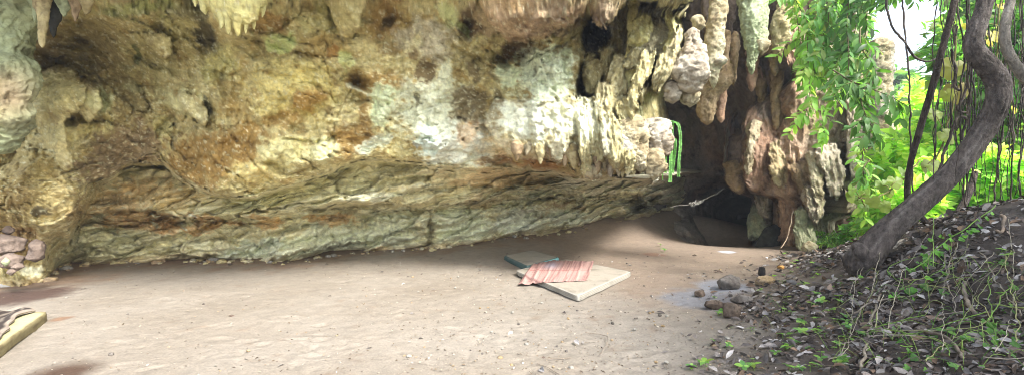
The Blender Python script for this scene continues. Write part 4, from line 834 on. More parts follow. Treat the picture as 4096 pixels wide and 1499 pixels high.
# pebbles and crumbs on the floor: one built, the rest copies
PAL['ash'] = PAL['ash']; pebs = []
for i in range(5):
    V, f = stone_geo(.022, .018, .013, 30 + i, n=9, ang=.3); o = mk('pebble', V + np.array([0, 0, .007]), [f[:, ::-1]], M['stone'], col=rockcol(V * 9 + i, ['mud', 'grey', 'mud', 'ash', 'grey'][i], 1).reshape(-1, 3), origin=(0, 0, 0)); pebs.append(o)
tag(pebs[0], 'small earthy pebble lying on the bare cave floor', 'pebble', 'pebbles on the cave floor')
used = 0
rp = random.Random(5)
while used < 150:
    u = rp.choice([rp.uniform(80, 3000), rp.uniform(1600, 3000), rp.uniform(1900, 2800)]); v = rp.uniform(1060, 1490) if rp.random() < .8 else rp.uniform(1050, 1150)
    p = flat(u, v)
    if slope_w(p[0], p[1]) > .3 or inside_poly(p[:2], np.array(big)) > -.1 or inside_poly(p[:2], np.array(big)[::-1]) > -.1 or (u < 230 and 1200 < v < 1420): continue
    k5 = used % 5; s = rp.choice([.3, .4, .5, .6, .8, 1.1])
    if used < 5: o = pebs[used]; o.location = (p[0], p[1], float(ground_z(p[0], p[1]))); o.scale = (s, s, s); o.rotation_euler = (0, 0, rp.uniform(0, 6))
    else: o = copy_tree(pebs[k5], (p[0], p[1], float(ground_z(p[0], p[1]))), rp.uniform(0, 6), s)
    tag(o, 'small earthy pebble lying on the bare cave floor', 'pebble', 'pebbles on the cave floor'); used += 1
# ------------------------------------------------------------------ small things in the cave
def wire(name, pts, r, hx, parent=None, n=6, k=None, label=None, cat=None, group=None, mat=None, rough=0., hx2=None, taper=1.0):
    X = catmull(pts, k or max(8, len(pts) * 10)); X = X + rough * np.stack([fbm(X * 5 + i * 40, 3) for i in range(3)], -1)
    R = r * np.linspace(1, taper, len(X)) * (1 + .25 * noise(X * 9)); V, _, f = tube_geo(X, R, n); W, fs = capped(V, f)
    cc = mixc(lin(hx), lin(hx2 or hx), sstep(-.3, .3, fbm(W * 8, 3)))
    return tag(mk(name, W, fs, mat or M['stem'], parent=parent, col=cc, origin=W[0] if parent is None else None), label, cat, group)
wire('hanging_root', [P(3172, 840, 9.9), P(3160, 905, 9.8), P(3148, 950, 9.75), P(3122, 992, 9.6)], .015, '8f7d68', label='thin pale root leaning from the pillar foot down to the floor', cat='root', rough=.03, taper=.7)
# torn net hanging on a cord
n, m = 40, 22
s_, t_ = np.meshgrid(np.linspace(0, 1, n), np.linspace(0, 1, m))
a0, a1, b0, b1 = P(2752, 812, 11.2), P(2822, 792, 11.2), P(2766, 828, 11.2), P(2800, 814, 11.2)
V0 = a0 * ((1 - s_) * (1 - t_))[..., None] + a1 * (s_ * (1 - t_))[..., None] + b0 * ((1 - s_) * t_)[..., None] + b1 * (s_ * t_)[..., None]
V0 = V0 + .07 * np.stack([fbm(V0 * 7 + i * 20, 3) for i in range(3)], -1)
keep = noise(np.stack([s_ * 9, t_ * 14, 0 * s_], -1)) > -.12
f0 = gridfaces(m, n); f0 = f0[keep.reshape(-1)[f0].all(1)]
V = np.concatenate([V0.reshape(-1, 3), V0.reshape(-1, 3) + np.array([0, .012, 0])]); K = n * m
net = tag(mk('torn_netting', V, [f0, f0[:, ::-1] + K], M['fabric'], col=mixc(lin('a9a79f'), lin('5f5b54'), sstep(-.1, .4, noise(V * 15)))), 'torn pale scrap of netting hanging on a cord inside the dark cave', 'netting')
wire('cord', [P(2680, 826, 11.3), P(2750, 818, 11.2), P(2800, 803, 11.2), P(2862, 776, 11.2), P(2900, 750, 11.3)], .007, '807c72', parent=net, rough=.04)
# ------------------------------------------------------------------ leaf builder
def leaves_geo(Pos, Dir, Up, L, Wd, colr, prof=((0, .0), (.25, .8), (.55, 1.), (.8, .62), (1, .0)), fold=.25, droop=.2, curl=0.):
    """many flat leaves: midrib + two folded halves; all arguments arrays over leaves"""
    Pos, Dir, Up = [np.asarray(a, float) for a in (Pos, Dir, Up)]; N = len(Pos)
    L = np.broadcast_to(L, (N,)).astype(float); Wd = np.broadcast_to(Wd, (N,)).astype(float)
    d = Dir / (np.linalg.norm(Dir, axis=1)[:, None] + 1e-9); sd = np.cross(d, Up); sd /= np.linalg.norm(sd, axis=1)[:, None] + 1e-9; up = np.cross(sd, d)
    pr = np.array(prof); k = len(pr); V = np.empty((N, k, 3, 3))
    curl = np.broadcast_to(curl, (N,))
    for i, (t, w) in enumerate(pr):
        c = Pos + d * (L * t)[:, None] - up * (L * droop * t * t)[:, None]
        h = (Wd * w / 2)[:, None]; lift = (fold + curl)[:, None] * h
        V[:, i, 1] = c; V[:, i, 0] = c - sd * h + up * lift; V[:, i, 2] = c + sd * h + up * lift
    base = np.arange(N)[:, None, None] * (k * 3); i = np.arange(k - 1)[None, :, None] * 3
    f = np.concatenate([np.stack([base[..., 0] + i[..., 0] + a, base[..., 0] + i[..., 0] + a + 1, base[..., 0] + i[..., 0] + a + 4, base[..., 0] + i[..., 0] + a + 3], -1) for a in (0, 1)], 1).reshape(-1, 4)
    return V.reshape(-1, 3), [f], np.repeat(np.asarray(colr, float), k * 3, axis=0)
def rnd_col(N, pal, jit=.18):
    p = np.array([lin(x) for x in pal]); i = RS.randint(0, len(p), N); t = RS.rand(N)[:, None]
    c_ = p[i] * (1 - t * .5) + p[RS.randint(0, len(p), N)] * t * .5
    return c_ * (1 + jit * RS.normal(size=(N, 1))).clip(.5, 1.6)
# fern hanging off the cluster's edge
fe = empty('hanging_fern', P(2690, 485, 6.9)); tag(fe, 'bright green fern with long narrow fronds hanging from the stalactite cluster', 'fern')
for pts, wd in [([(2688, 486), (2674, 530), (2666, 590), (2663, 640), (2662, 690)], 11), ([(2690, 484), (2686, 560), (2683, 640), (2680, 726)], 16), ([(2692, 486), (2714, 500), (2722, 560), (2716, 640), (2714, 704)], 15), ([(2690, 556), (2702, 562), (2698, 620), (2690, 690)], 12),
                ([(2686, 490), (2660, 520), (2652, 590), (2650, 718)], 4)]:
    X = catmull([P(u, v, 6.85 + random.uniform(-.12, .12)) for u, v in pts], 60); T = np.gradient(X, axis=0)
    V, _, f = tube_geo(X, np.full(60, .004), 5); g1 = (V, [f], lin('4f8a2c'))
    pos = np.concatenate([X, X]); sd = np.concatenate([np.tile([1., -.3, -.25], (60, 1)), np.tile([-1., -.3, -.25], (60, 1))])
    g2 = leaves_geo(pos, sd, np.tile([0, -1., .2], (120, 1)), wd * .5 / F * 6.9 * RS.uniform(.8, 1.1, 120), .022, rnd_col(120, ['64a046', '74b04e', '569040']), fold=.1)
    V, f, cc = join([g1, g2]); mk('frond', V, f, M['leaf'], parent=fe, col=cc)
# ------------------------------------------------------------------ trees, vines and leaves on the right
BRIGHT, MID, DEEP = ['82b04c', '94c058', '74a046', 'a4cc66', '8a9a4a'], ['62904a', '70a052', '568446', '7aa85a', '7d8a4a'], ['507838', '5c8442', '466a36', '6a9248']
# shrubs, undergrowth and trees beyond the bank
def cloud(c, rad, N, ln, pal, clump=1.1, asp=.55, seed=0):
    pts = []
    c = np.asarray(c, float)
    while sum(len(p) for p in pts) < N:
        q = RS.uniform(-1, 1, (N * 3, 3)); r = np.linalg.norm(q, axis=1); q = q[(r < 1) & (r > .25)]
        w = c + q * rad; w = w[fbm(w * clump / max(.4, rad[0]) * 1.3 + seed, 3) > -.06]; pts.append(w)
    w = np.concatenate(pts)[:N]; out = (w - c) / rad
    d = out * np.array([1, 1, .5]) + RS.normal(size=(N, 3)) * .6; d[:, 2] -= .25
    up = np.array([0, -.35, .9]) + RS.normal(size=(N, 3)) * .4
    return leaves_geo(w, d, up, ln * RS.uniform(.6, 1.3, N), ln * asp * RS.uniform(.8, 1.2, N), np.clip(rnd_col(N, pal, .25) * 1.25, 0, .8), prof=((0, .05), (.45, 1.), (1, .0)), fold=.2)
BARK = {'trunk': ('574f4a', '2c2726', '7f7872'), 'dark': ('3c342e', '241f1b', '5a5048'), 'grey': ('7d766c', '554d44', 'a39c90'), 'pale': ('a0978a', '6f665a', 'bdb5a8')}
def limb(name, pts, pal, parent=None, n=28, k=160, amp=.10, label=None, cat=None, group=None, cap_flat=False):
    """a woody stem: (u, v, D, radius in photo pixels) along its axis"""
    a = np.array(pts, float); X = catmull(np.concatenate([P(a[:, 0], a[:, 1], a[:, 2]), (a[:, 3] / F * a[:, 2])[:, None]], 1), k)
    R = X[:, 3] * (X[:, 1] / np.hypot(X[:, 0], X[:, 1])) ** .85; X = X[:, :3]; V, dirs, f = tube_geo(X, R, n)
    s_ = np.linspace(0, 1, k)[:, None] * (np.linalg.norm(np.diff(X, axis=0), axis=1).sum()); th = np.linspace(0, 2 * PI, n, endpoint=False)[None]
    bq = np.stack([np.cos(th) * 1.6 + 0 * s_, np.sin(th) * 1.6 + 0 * s_, s_ * 5 + 0 * th], -1)
    bq = bq + .25 * np.stack([fbm(bq * 1.5 + i * 20, 3) for i in range(3)], -1)
    rg = ridged(bq * np.array([2.2, 2.2, 1.1]), 4); lump = fbm(bq * np.array([.8, .8, .5]), 3)
    V = V + dirs * (R[:, None] * amp * (1.3 * rg + 1.6 * lump + .5 * ridged(bq * np.array([4.5, 4.5, 2.4]), 3)))[..., None]
    e0, e1 = [np.linspace(0, 1, k)[:, None]] * 2
    W, fs = capped(V, f)
    c0, c1, c2 = [lin(x) for x in BARK[pal]]
    cc = mixc(c0, c1, sstep(.25, -.25, rg)); cc = mixc(cc, c2, .6 * sstep(.0, .4, fbm(bq * np.array([1.3, 1.3, .7]) + 30, 4)))
    cc = np.concatenate([cc.reshape(-1, 3), cc[0, :1], cc[-1, :1]])
    return tag(mk(name, W, fs, M['bark'], parent=parent, col=cc, origin=W[0] if parent is None else None), label, cat, group)
tr = limb('curved_trunk', [(3416, 1100, 4.98, 20), (3428, 1078, 4.97, 52), (3446, 1046, 4.96, 66), (3474, 1006, 4.93, 62), (3532, 938, 4.9, 54), (3590, 886, 4.85, 51), (3654, 832, 4.8, 49), (3728, 766, 4.75, 48), (3797, 700, 4.7, 47), (3862, 624, 4.65, 47), (3921, 540, 4.6, 47), (3962, 475, 4.55, 47), (3986, 416, 4.5, 47),
    (3996, 356, 4.5, 46), (3982, 308, 4.5, 48), (3948, 262, 4.5, 46), (3910, 222, 4.5, 42), (3893, 178, 4.5, 38), (3905, 119, 4.5, 36), (3926, 60, 4.5, 34), (3940, 0, 4.5, 33), (3938, -80, 4.5, 32), (3960, -200, 4.5, 30)], 'trunk', n=64, k=620, amp=.10,
    label='thick rough-barked trunk curving in an S up the right side out of the leafy bank', cat='tree trunk')
V_, f_, c_ = cloud((7.0, .3, 5.0), np.array([2.6, 2.4, 1.3]), 7500, .2, MID, clump=1.6); mk('crown', V_, f_, M['leaf'], parent=tr, col=c_)  # unseen leaf mass added out of view to shade the bank and trunk
limb('root_flare', [(3418, 1000, 4.9, 10), (3426, 985, 4.88, 20), (3440, 1000, 4.86, 30), (3452, 1030, 4.86, 26)], 'trunk', tr, amp=.15, k=50)
limb('fallen_log', [(3510, 1040, 5.15, 24), (3545, 1012, 5.15, 34), (3620, 985, 5.2, 36), (3700, 958, 5.2, 33), (3770, 925, 5.2, 26), (3830, 905, 5.2, 16)], 'pale', label='pale grey log lying on the bank right behind the curved trunk', cat='log', amp=.12)
limb('twisted_liana', [(4060, -160, 4.1, 19), (4042, 0, 4.1, 19), (4028, 60, 4.1, 19), (4019, 119, 4.1, 19), (4026, 190, 4.1, 21), (4062, 262, 4.1, 23), (4110, 322, 4.1, 24), (4200, 420, 4.1, 25)], 'grey', label='smooth grooved grey liana bending down at the top right corner', cat='liana', amp=.12)
limb('leaning_sapling', [(3850, -150, 4.8, 13), (3818, 0, 4.8, 13), (3790, 120, 4.85, 13), (3762, 225, 4.9, 14), (3735, 330, 5.0, 14), (3705, 430, 5.1, 13), (3672, 545, 5.2, 13), (3645, 640, 5.3, 12), (3630, 740, 5.4, 12), (3632, 850, 5.5, 12)], 'dark', label='thin straight dark stem leaning behind the curved trunk', cat='sapling', amp=.12, k=100)
limb('dark_root', [(3660, 835, 5.5, 11), (3690, 872, 5.4, 13), (3720, 905, 5.3, 13), (3750, 945, 5.2, 10)], 'dark', label='short dark root sloping down under the curved trunk onto the bank', cat='root', k=50)
limb('leaning_tree', [(3900, 690, 5.8, 12), (3880, 760, 5.7, 14), (3850, 820, 5.6, 15), (3815, 880, 5.5, 14)], 'dark', label='short dark leaning trunk on the crest right of the curved trunk', cat='tree', k=50)
g_ = 'thin hanging vines'
VL = 'thin dark vine hanging down among the jungle leaves on the right'
for pts, r, lab in [
    ([(3600, -60, 6), (3622, 150, 6), (3636, 330, 6), (3640, 470, 6), (3644, 600, 6), (3652, 780, 6), (3660, 900, 6)], 3.5, 'straight thin vine hanging left of the leaning dark stem from top to bank'),
    ([(3545, -60, 6), (3548, 40, 6), (3570, 110, 6), (3615, 165, 6), (3655, 225, 6), (3700, 245, 6), (3745, 235, 6), (3765, 215, 6)], 4.5, 'dark vine looping in a slack curve across the bright sky gap'),
    ([(3850, 560, 5), (3862, 490, 5), (3850, 470, 5), (3822, 480, 5), (3800, 560, 5), (3770, 640, 5), (3740, 700, 5)], 4.5, 'hooked brown vine arching over beside the big yellow leaves'),
    ([(3880, 240, 5), (3870, 330, 5), (3850, 400, 5), (3830, 430, 5), (3845, 452, 5), (3870, 450, 5)], 4, 'thin curled vine left of the bend of the curved trunk'),
    ([(3800, 200, 5), (3822, 280, 5), (3818, 340, 5), (3838, 365, 5)], 4.5, 'short dark vine dangling in front of a big yellow leaf')]:
    wire('hanging_vine', [P(*p) for p in pts], r / F * 5.3, '4a4037', label=lab, cat='vine', group=g_, rough=.03, hx2='2a2420', k=90)
rv = random.Random(4)
for i in range(60):
    u0 = rv.choice([rv.uniform(3860, 4130), rv.uniform(3960, 4130), rv.uniform(3740, 3900)]); D = rv.uniform(4.4, 6.5); u1 = u0 + rv.uniform(-70, 70)
    v0, v1 = rv.choice([-120, -120, rv.uniform(0, 250)]), rv.uniform(500, 880)
    pts = [P(u0 + (u1 - u0) * t + rv.uniform(-14, 14), v0 + (v1 - v0) * t, D + rv.uniform(-.1, .1)) for t in np.linspace(0, 1, 6)]
    wire('hanging_vine', pts, rv.choice([1., 1.2, 1.3, 1.6, 2, 3]) / F * D, rv.choice(['4a4038', '3a322c', '5a5045']), label=VL, cat='vine', group=g_, rough=.028, hx2='241f1b', k=60, n=5)
# big yellow lobed leaves
def lobed(c, face, upv, size, hx, n=40):
    th = np.linspace(0, 2 * PI, n, endpoint=False); r = size * (.62 + .26 * np.abs(np.cos(1.5 * (th - PI / 2))) ** .7 + .05 * np.cos(7 * th)); r = r * (1 - .35 * np.exp(-((th - 1.5 * PI) / .22) ** 2))
    f = face / np.linalg.norm(face); sx_ = np.cross(upv, f); sx_ /= np.linalg.norm(sx_); sy = np.cross(f, sx_)
    V = [c]; cc = [lin(hx) * .8]
    for q in (.5, 1.):
        x, y = r * q * np.cos(th), r * q * np.sin(th)
        V += list(c + sx_ * x[:, None] + sy * y[:, None] + f * (-.25 * size * (q * q) * (.4 + .6 * np.abs(np.sin(th * 2.5))) * (.5))[:, None])
        cc += [lin(hx) * (1 + .15 * rv.uniform(-1, 1))] * n
    j = np.arange(n); j2 = (j + 1) % n
    return np.array(V), [np.stack([np.zeros(n, int), 1 + j, 1 + j2], -1), np.stack([1 + j, 1 + n + j, 1 + n + j2, 1 + j2], -1)], np.array(cc)
def leafvine(name, label, leaves, stem, D, hxs, r=3):
    e = empty(name, P(stem[-1][0], stem[-1][1], D)); tag(e, label, 'vine')
    wire('stem', [P(u, v, D + .05) for u, v in stem], r / F * D, '6d6a3c', parent=e, rough=.03)
    for (u, v, s) in leaves:
        c = P(u, v, D + rv.uniform(-.15, .15)); V, f, cc = lobed(c, np.array([rv.uniform(-.5, .5), -1, rv.uniform(-.1, .6)]), np.array([rv.uniform(-.5, .5), 0, -1.]), .8 * s / F * D, rv.choice(hxs))
        mk('leaf', V, f, M['leaf'], parent=e, col=cc)
        st = min(stem, key=lambda q: abs(q[0] - u) + abs(q[1] - v)); wire('leaf_stalk', [P(st[0], st[1], D + .05), P((st[0] + u) / 2, (st[1] + v) / 2 - 8, D + .03), c], 1.6 / F * D, '7d7a40', parent=e, n=5, k=10)
leafvine('broad_leaf_vine', 'vine with broad yellow-green lobed leaves in front of the grey pillar', [(3534, 743, 46), (3582, 728, 44), (3622, 692, 46), (3410, 760, 34), (3404, 787, 34), (3462, 775, 34), (3492, 805, 38), (3536, 822, 42), (3461, 826, 30), (3560, 770, 30), (3430, 800, 26)], [(3680, 640), (3620, 710), (3560, 760), (3500, 790), (3440, 790)], 5.7, ['7f9434', '76923a', '8a9640', '6c8a38'])
leafvine('broad_leaf_vine', 'vine with large faded yellow leaves hanging beside the thin leaning stem', [(3811, 273, 70), (3826, 371, 66), (3790, 380, 40), (3740, 457, 48), (3789, 545, 54), (3732, 660, 50), (3700, 672, 36), (3855, 340, 34)], [(3830, 120), (3818, 260), (3812, 400), (3780, 540), (3740, 640)], 5.1, ['8f9644', '86963e', '87883c', '7d7438'])
leafvine('broad_leaf_vine', 'vine with bright yellow leaves behind the top of the curved trunk', [(3977, 142, 44), (3960, 170, 30), (4010, 25, 26), (3868, 105, 24), (4060, 440, 26)], [(4010, -40), (3990, 100), (4000, 300), (4060, 440)], 6.2, ['c4b428', 'b8b02c'])

def sprig(e, X, every, ln, wd, pal, fold=.2, droop=.25, hang=.5, seed=0):
    """leaves in alternate pairs along a stem"""
    L = np.concatenate([[0], np.cumsum(np.linalg.norm(np.diff(X, axis=0), axis=1))]); m = max(2, int(L[-1] / every))
    t = np.linspace(L[-1] * .08, L[-1], m); pts = np.stack([np.interp(t, L, X[:, i]) for i in range(3)], -1); T = np.gradient(pts, axis=0); T /= np.linalg.norm(T, axis=1)[:, None] + 1e-9
    sd = np.cross(T, np.array([0, -1., .3])); sd /= np.linalg.norm(sd, axis=1)[:, None] + 1e-9
    pos = np.concatenate([pts, pts]); d = np.concatenate([sd + T * .6, -sd + T * .6]) + RS.normal(size=(2 * m, 3)) * .28 + np.array([0, 0, -hang])
    up = np.array([0, -.6, .8]) + RS.normal(size=(2 * m, 3)) * .35
    return leaves_geo(pos, d, up, ln * RS.uniform(.6, 1.15, 2 * m), wd * RS.uniform(.8, 1.15, 2 * m), rnd_col(2 * m, pal), fold=fold, droop=droop)
def branch(label, u0, v0, u1, v1, D, pal, nt=7, spread=90, ln=.19, wd=.072, group='leafy branches hanging over the pillar', every=.075):
    A = P(u0, v0, D); e = empty('hanging_branch', A); tag(e, label, 'branch', group)
    main = catmull([P(u0, v0, D), P(u0 + (u1 - u0) * .3 + rv.uniform(-20, 20), v0 + (v1 - v0) * .35, D - .1), P(u0 + (u1 - u0) * .7 + rv.uniform(-20, 20), v0 + (v1 - v0) * .72, D - .1), P(u1, v1, D)], 40)
    geo, st = [], []
    V, _, f = tube_geo(main, np.linspace(.012, .004, 40), 5); st.append((V, [f], lin('5a5238')))
    geo.append(sprig(e, main, every, ln, wd, pal))
    for i in range(nt):
        t = rv.uniform(.08, .97); b = main[int(t * 39)]; sp = spread / F * D
        tip = b + np.array([rv.uniform(-1, 1) * sp, rv.uniform(-.5, .3) * sp, -rv.uniform(.1, .9) * sp])
        if rv.random() < .25: continue
        tw = catmull([b, (b + tip) / 2 + np.array([0, 0, sp * .15]), tip], 14); V, _, f = tube_geo(tw, np.linspace(.005, .002, 14), 4); st.append((V, [f], lin('6a6a3c')))
        geo.append(sprig(e, tw, every, ln, wd, pal))
    V, f, cc = join(geo); mk('foliage', V, f, M['leaf'], parent=e, col=cc)
    V, f, cc = join(st); mk('stem', V, f, M['stem'], parent=e, col=cc)
LB = 'leafy green branch hanging over the upper part of the massive pillar'
for (lab, u0, v0, u1, v1, D, pal, nt, sp) in [
    ('bright green leafy branch drooping lowest at the left, in front of the dark recess edge', 3230, 150, 3215, 480, 7.2, BRIGHT, 12, 90), (LB, 3180, -120, 3200, 220, 7.4, BRIGHT, 11, 90), (LB, 3240, -140, 3260, 300, 7.6, BRIGHT, 12, 100), (LB, 3290, -140, 3310, 260, 7.3, MID, 13, 100),
    (LB, 3340, -140, 3350, 320, 7.5, MID, 13, 110), (LB, 3380, -140, 3390, 260, 7.1, DEEP, 13, 110), (LB, 3420, -140, 3425, 300, 7.4, MID, 13, 100), (LB, 3440, -140, 3450, 180, 7.0, DEEP, 10, 80), (LB, 3300, 80, 3330, 420, 7.7, BRIGHT, 10, 80), (LB, 3230, 60, 3300, 330, 7.9, MID, 10, 90),
    (LB, 3390, 120, 3420, 420, 7.0, MID, 11, 90), (LB, 3150, -140, 3230, 90, 7.2, MID, 9, 90), (LB, 3530, -190, 3500, 10, 6.6, DEEP, 9, 80), (LB, 3580, -190, 3570, -10, 6.4, DEEP, 10, 80), (LB, 3660, -190, 3690, -30, 6.6, DEEP, 8, 70), (LB, 3740, -190, 3760, 0, 6.8, MID, 8, 80),
    ('dark green leafy branch drooping over the grey pillar with large oval leaves', 3330, 280, 3620, 420, 6.0, DEEP, 12, 90), ('dark green leafy branch drooping over the grey pillar with large oval leaves', 3440, 360, 3530, 560, 6.0, DEEP, 12, 80),
    ('dark green spray of oval leaves at the left edge of the sky gap', 3440, 120, 3510, 320, 6.0, DEEP, 8, 70), ('slim strand of leaves trailing down the right edge of the massive pillar', 3440, 540, 3450, 860, 6.8, BRIGHT, 9, 60), ('small sprig of leaves in front of the top of the pale pillar drapery', 3290, 500, 3290, 560, 7.2, BRIGHT, 4, 40),
    ('slim strand of leaves trailing over the foot of the grey pillar', 3480, 640, 3460, 720, 6.5, MID, 6, 60)]:
    branch(lab, u0, v0, u1, v1, D, pal, nt, sp)
YEL = ['a4c85c', 'bcd870', '96bc54', 'b0d068']
def plant(name, label, cat, group, c, rad, N, ln, pal, trunk=None, lobes=1, asp=.55, stemr=.02):
    gz = float(ground_z(c[0], c[1], False)); e = empty(name, (c[0], c[1], gz)); tag(e, label, cat, group)
    geo = []
    for i in range(lobes):
        off = np.array([RS.uniform(-.6, .6), RS.uniform(-.6, .6), RS.uniform(-.5, .5)]) * rad if lobes > 1 else 0
        geo.append(cloud(np.array(c) + off, np.array(rad) * (1 if lobes == 1 else .62), N // lobes, ln, pal, asp=asp, seed=i * 3.1))
    V, f, cc = join(geo); mk('crown' if trunk else 'foliage', V, f, M['leaf'], parent=e, col=cc)
    st = []
    for i in range(1 if trunk else 5):
        top = np.array(c) + (np.array([0, 0, rad[2] * .5]) if trunk else RS.uniform(-.6, .6, 3) * rad)
        b = np.array([c[0], c[1], gz - .1]) + (0 if trunk else RS.uniform(-.2, .2, 3) * rad * np.array([1, 1, 0]))
        X = catmull([b, (b + top) / 2 + RS.normal(size=3) * .05 * np.linalg.norm(top - b), top], 20); V, _, f = tube_geo(X, np.linspace(trunk or stemr, (trunk or stemr) * .4, 20), 8); st.append((V, [f], lin('6a5f50')))
    if trunk:
        for i in range(6):
            b = X[RS.randint(9, 18)]; tip = np.array(c) + RS.uniform(-.7, .7, 3) * rad; Y_ = catmull([b, (b + tip) / 2 + np.array([0, 0, .1 * rad[2]]), tip], 10); V, _, f = tube_geo(Y_, np.linspace(trunk * .4, trunk * .1, 10), 6); st.append((V, [f], lin('6a5f50')))
    V, f, cc = join(st); mk('trunk' if trunk else 'stem', V, f, M['bark'], parent=e, col=cc)
SL = 'bright yellow-green broadleaf shrub in the sunlit undergrowth beyond the bank'
for (u, v, D, ru, rv_, ln, pal) in [
    (3500, 900, 8.5, 70, 70, .16, BRIGHT), (3570, 860, 8, 90, 100, .2, BRIGHT), (3680, 820, 7.5, 90, 100, .2, YEL), (3760, 740, 8, 110, 120, .24, YEL), (3860, 760, 7.5, 100, 110, .22, BRIGHT), (3960, 720, 7.2, 110, 120, .22, YEL), (4060, 740, 7, 110, 120, .22, BRIGHT),
    (3620, 640, 10, 110, 120, .28, YEL), (3720, 560, 11, 130, 130, .32, YEL), (3840, 520, 10, 130, 150, .3, BRIGHT), (3960, 480, 9.5, 130, 150, .3, BRIGHT), (4080, 500, 9, 130, 160, .3, MID), (3600, 480, 14, 110, 110, .36, YEL), (3700, 420, 15, 110, 90, .38, YEL), (3430, 930, 9.2, 50, 50, .14, MID), (3620, 780, 9, 70, 90, .2, YEL),
    (3900, 620, 9, 90, 100, .24, MID), (4150, 640, 8, 120, 160, .26, MID), (3800, 640, 9, 90, 90, .24, YEL), (3540, 760, 10.5, 60, 90, .22, YEL), (3480, 955, 8.5, 60, 40, .12, BRIGHT), (3560, 930, 7.2, 50, 40, .12, BRIGHT), (3390, 955, 9.6, 40, 30, .12, MID), (3480, 850, 10, 60, 50, .16, MID)]:
    plant('shrub', SL, 'shrub', 'shrubs in the sunlit undergrowth', P(u, v, D), (ru / F * D, ru / F * D * .8, rv_ / F * D), int(520 * (ru * rv_ / 11000) ** .5), ln, pal, stemr=.014)
TLb = 'leafy jungle tree rising beyond the bank behind the hanging vines'
for (u, v, D, ru, rv_, ln, pal, N, lab) in [
    (3960, 180, 9, 170, 260, .26, MID, 1500, TLb), (4120, 240, 8, 150, 260, .26, MID, 1400, TLb), (3860, 60, 11, 70, 150, .3, BRIGHT, 500, TLb), (4040, 30, 10, 200, 160, .3, DEEP, 1300, TLb), (3870, 390, 13, 110, 100, .34, YEL, 700, TLb),
    (3480, 400, 17, 90, 140, .45, BRIGHT, 700, 'bright leafy tree far beyond the bank, just right of the grey pillar'), (3600, 380, 26, 110, 60, .6, MID, 700, 'hazy distant tree low in the sky gap'), (3720, 370, 28, 110, 70, .6, MID, 700, 'hazy distant tree low in the sky gap'), (3560, 330, 34, 80, 50, .7, DEEP, 500, 'hazy distant tree low in the sky gap'),
    (3420, 60, 15, 80, 170, .4, MID, 700, 'dark leafy tree above the grey pillar at the left of the sky gap')]:
    plant('jungle_tree', lab, 'tree', 'trees beyond the bank', P(u, v, D), (ru / F * D, ru / F * D * .8, rv_ / F * D), N, ln, pal, trunk=.06 + D * .004, lobes=4)
# forest that closes the view behind
geo = []
for i in range(46):
    x = RS.uniform(14, 75); y = RS.uniform(26, 60)
    if x < y * .72: x = y * .72 + RS.uniform(0, 30)
    hgt = RS.uniform(5, 9) * (1 if x / y > 1.05 else .62); geo.append(cloud((x, y, hgt * .45), np.array([4.5, 3.5, hgt * .6]), 420, .95, BRIGHT + MID, seed=i))
V, f, cc = join(geo); tag(mk('forest', V, f, M['leaf'], col=cc, origin=(40, 45, 0)), kind='stuff')
# ------------------------------------------------------------------ leaf litter, twigs and seedlings on the bank
def scatter_px(N, ulo, uhi, vlo, vhi, fn):
    """points on the ground, spread evenly over its real surface in a region"""
    out = []
    while len(out) < N:
        x, y = RS.uniform(.8, 7.5, 4000), RS.uniform(1.6, 9.5, 4000)
        w = slope_w(x, y); q_ = np.stack([x, y, 0 * x], -1); k = RS.rand(4000) < w ** 1.3 * fn(x, y) * (.25 + .95 * sstep(-.25, .2, fbm(q_ * 1.6 + 5, 3))); out += list(np.stack([x, y], -1)[k])
    return np.array(out[:N])
LIT = ['736c66', '5c5550', '88827d', '4a433f', '57493f', 'a09b97', '3d3632', '6d5846']
def gnormal(x, y, h=.06):
    zx = (ground_z(x + h, y) - ground_z(x - h, y)) / (2 * h); zy = (ground_z(x, y + h) - ground_z(x, y - h)) / (2 * h)
    n = np.stack([-zx, -zy, np.ones_like(zx)], -1); return n / np.linalg.norm(n, axis=-1)[:, None]
def litter(xy, ln, pal, lift=.02, tilt=.7):
    N = len(xy); z = ground_z(xy[:, 0], xy[:, 1]); n = gnormal(xy[:, 0], xy[:, 1])
    a = RS.uniform(0, 2 * PI, N); d = np.stack([np.cos(a), np.sin(a), 0 * a], -1); d = d - n * (d * n).sum(-1)[:, None]; d = d + n * RS.normal(size=N)[:, None] * .4
    up = n + RS.normal(size=(N, 3)) * tilt
    pos = np.concatenate([xy, (z + lift * RS.uniform(.2, 1.4, N))[:, None]], 1)
    return leaves_geo(pos, d, up, ln, ln * RS.uniform(.35, .6, N), rnd_col(N, pal, .25), prof=((0, .05), (.3, .85), (.65, .9), (1, .05)), fold=RS.uniform(-.2, .9, N), droop=.15, curl=0)
xy = scatter_px(17000, 0, 0, 0, 0, lambda x, y: np.clip(2.2 / y, .15, 1))
V, f, cc = litter(xy, (.022 + .07 * RS.rand(len(xy)) ** 1.6) * np.clip(xy[:, 1] / 4 + .3, .8, 1.5), LIT); tag(mk('leaf_litter', V, f, M['litter'], col=cc, origin=(3, 4, 0)), kind='stuff')
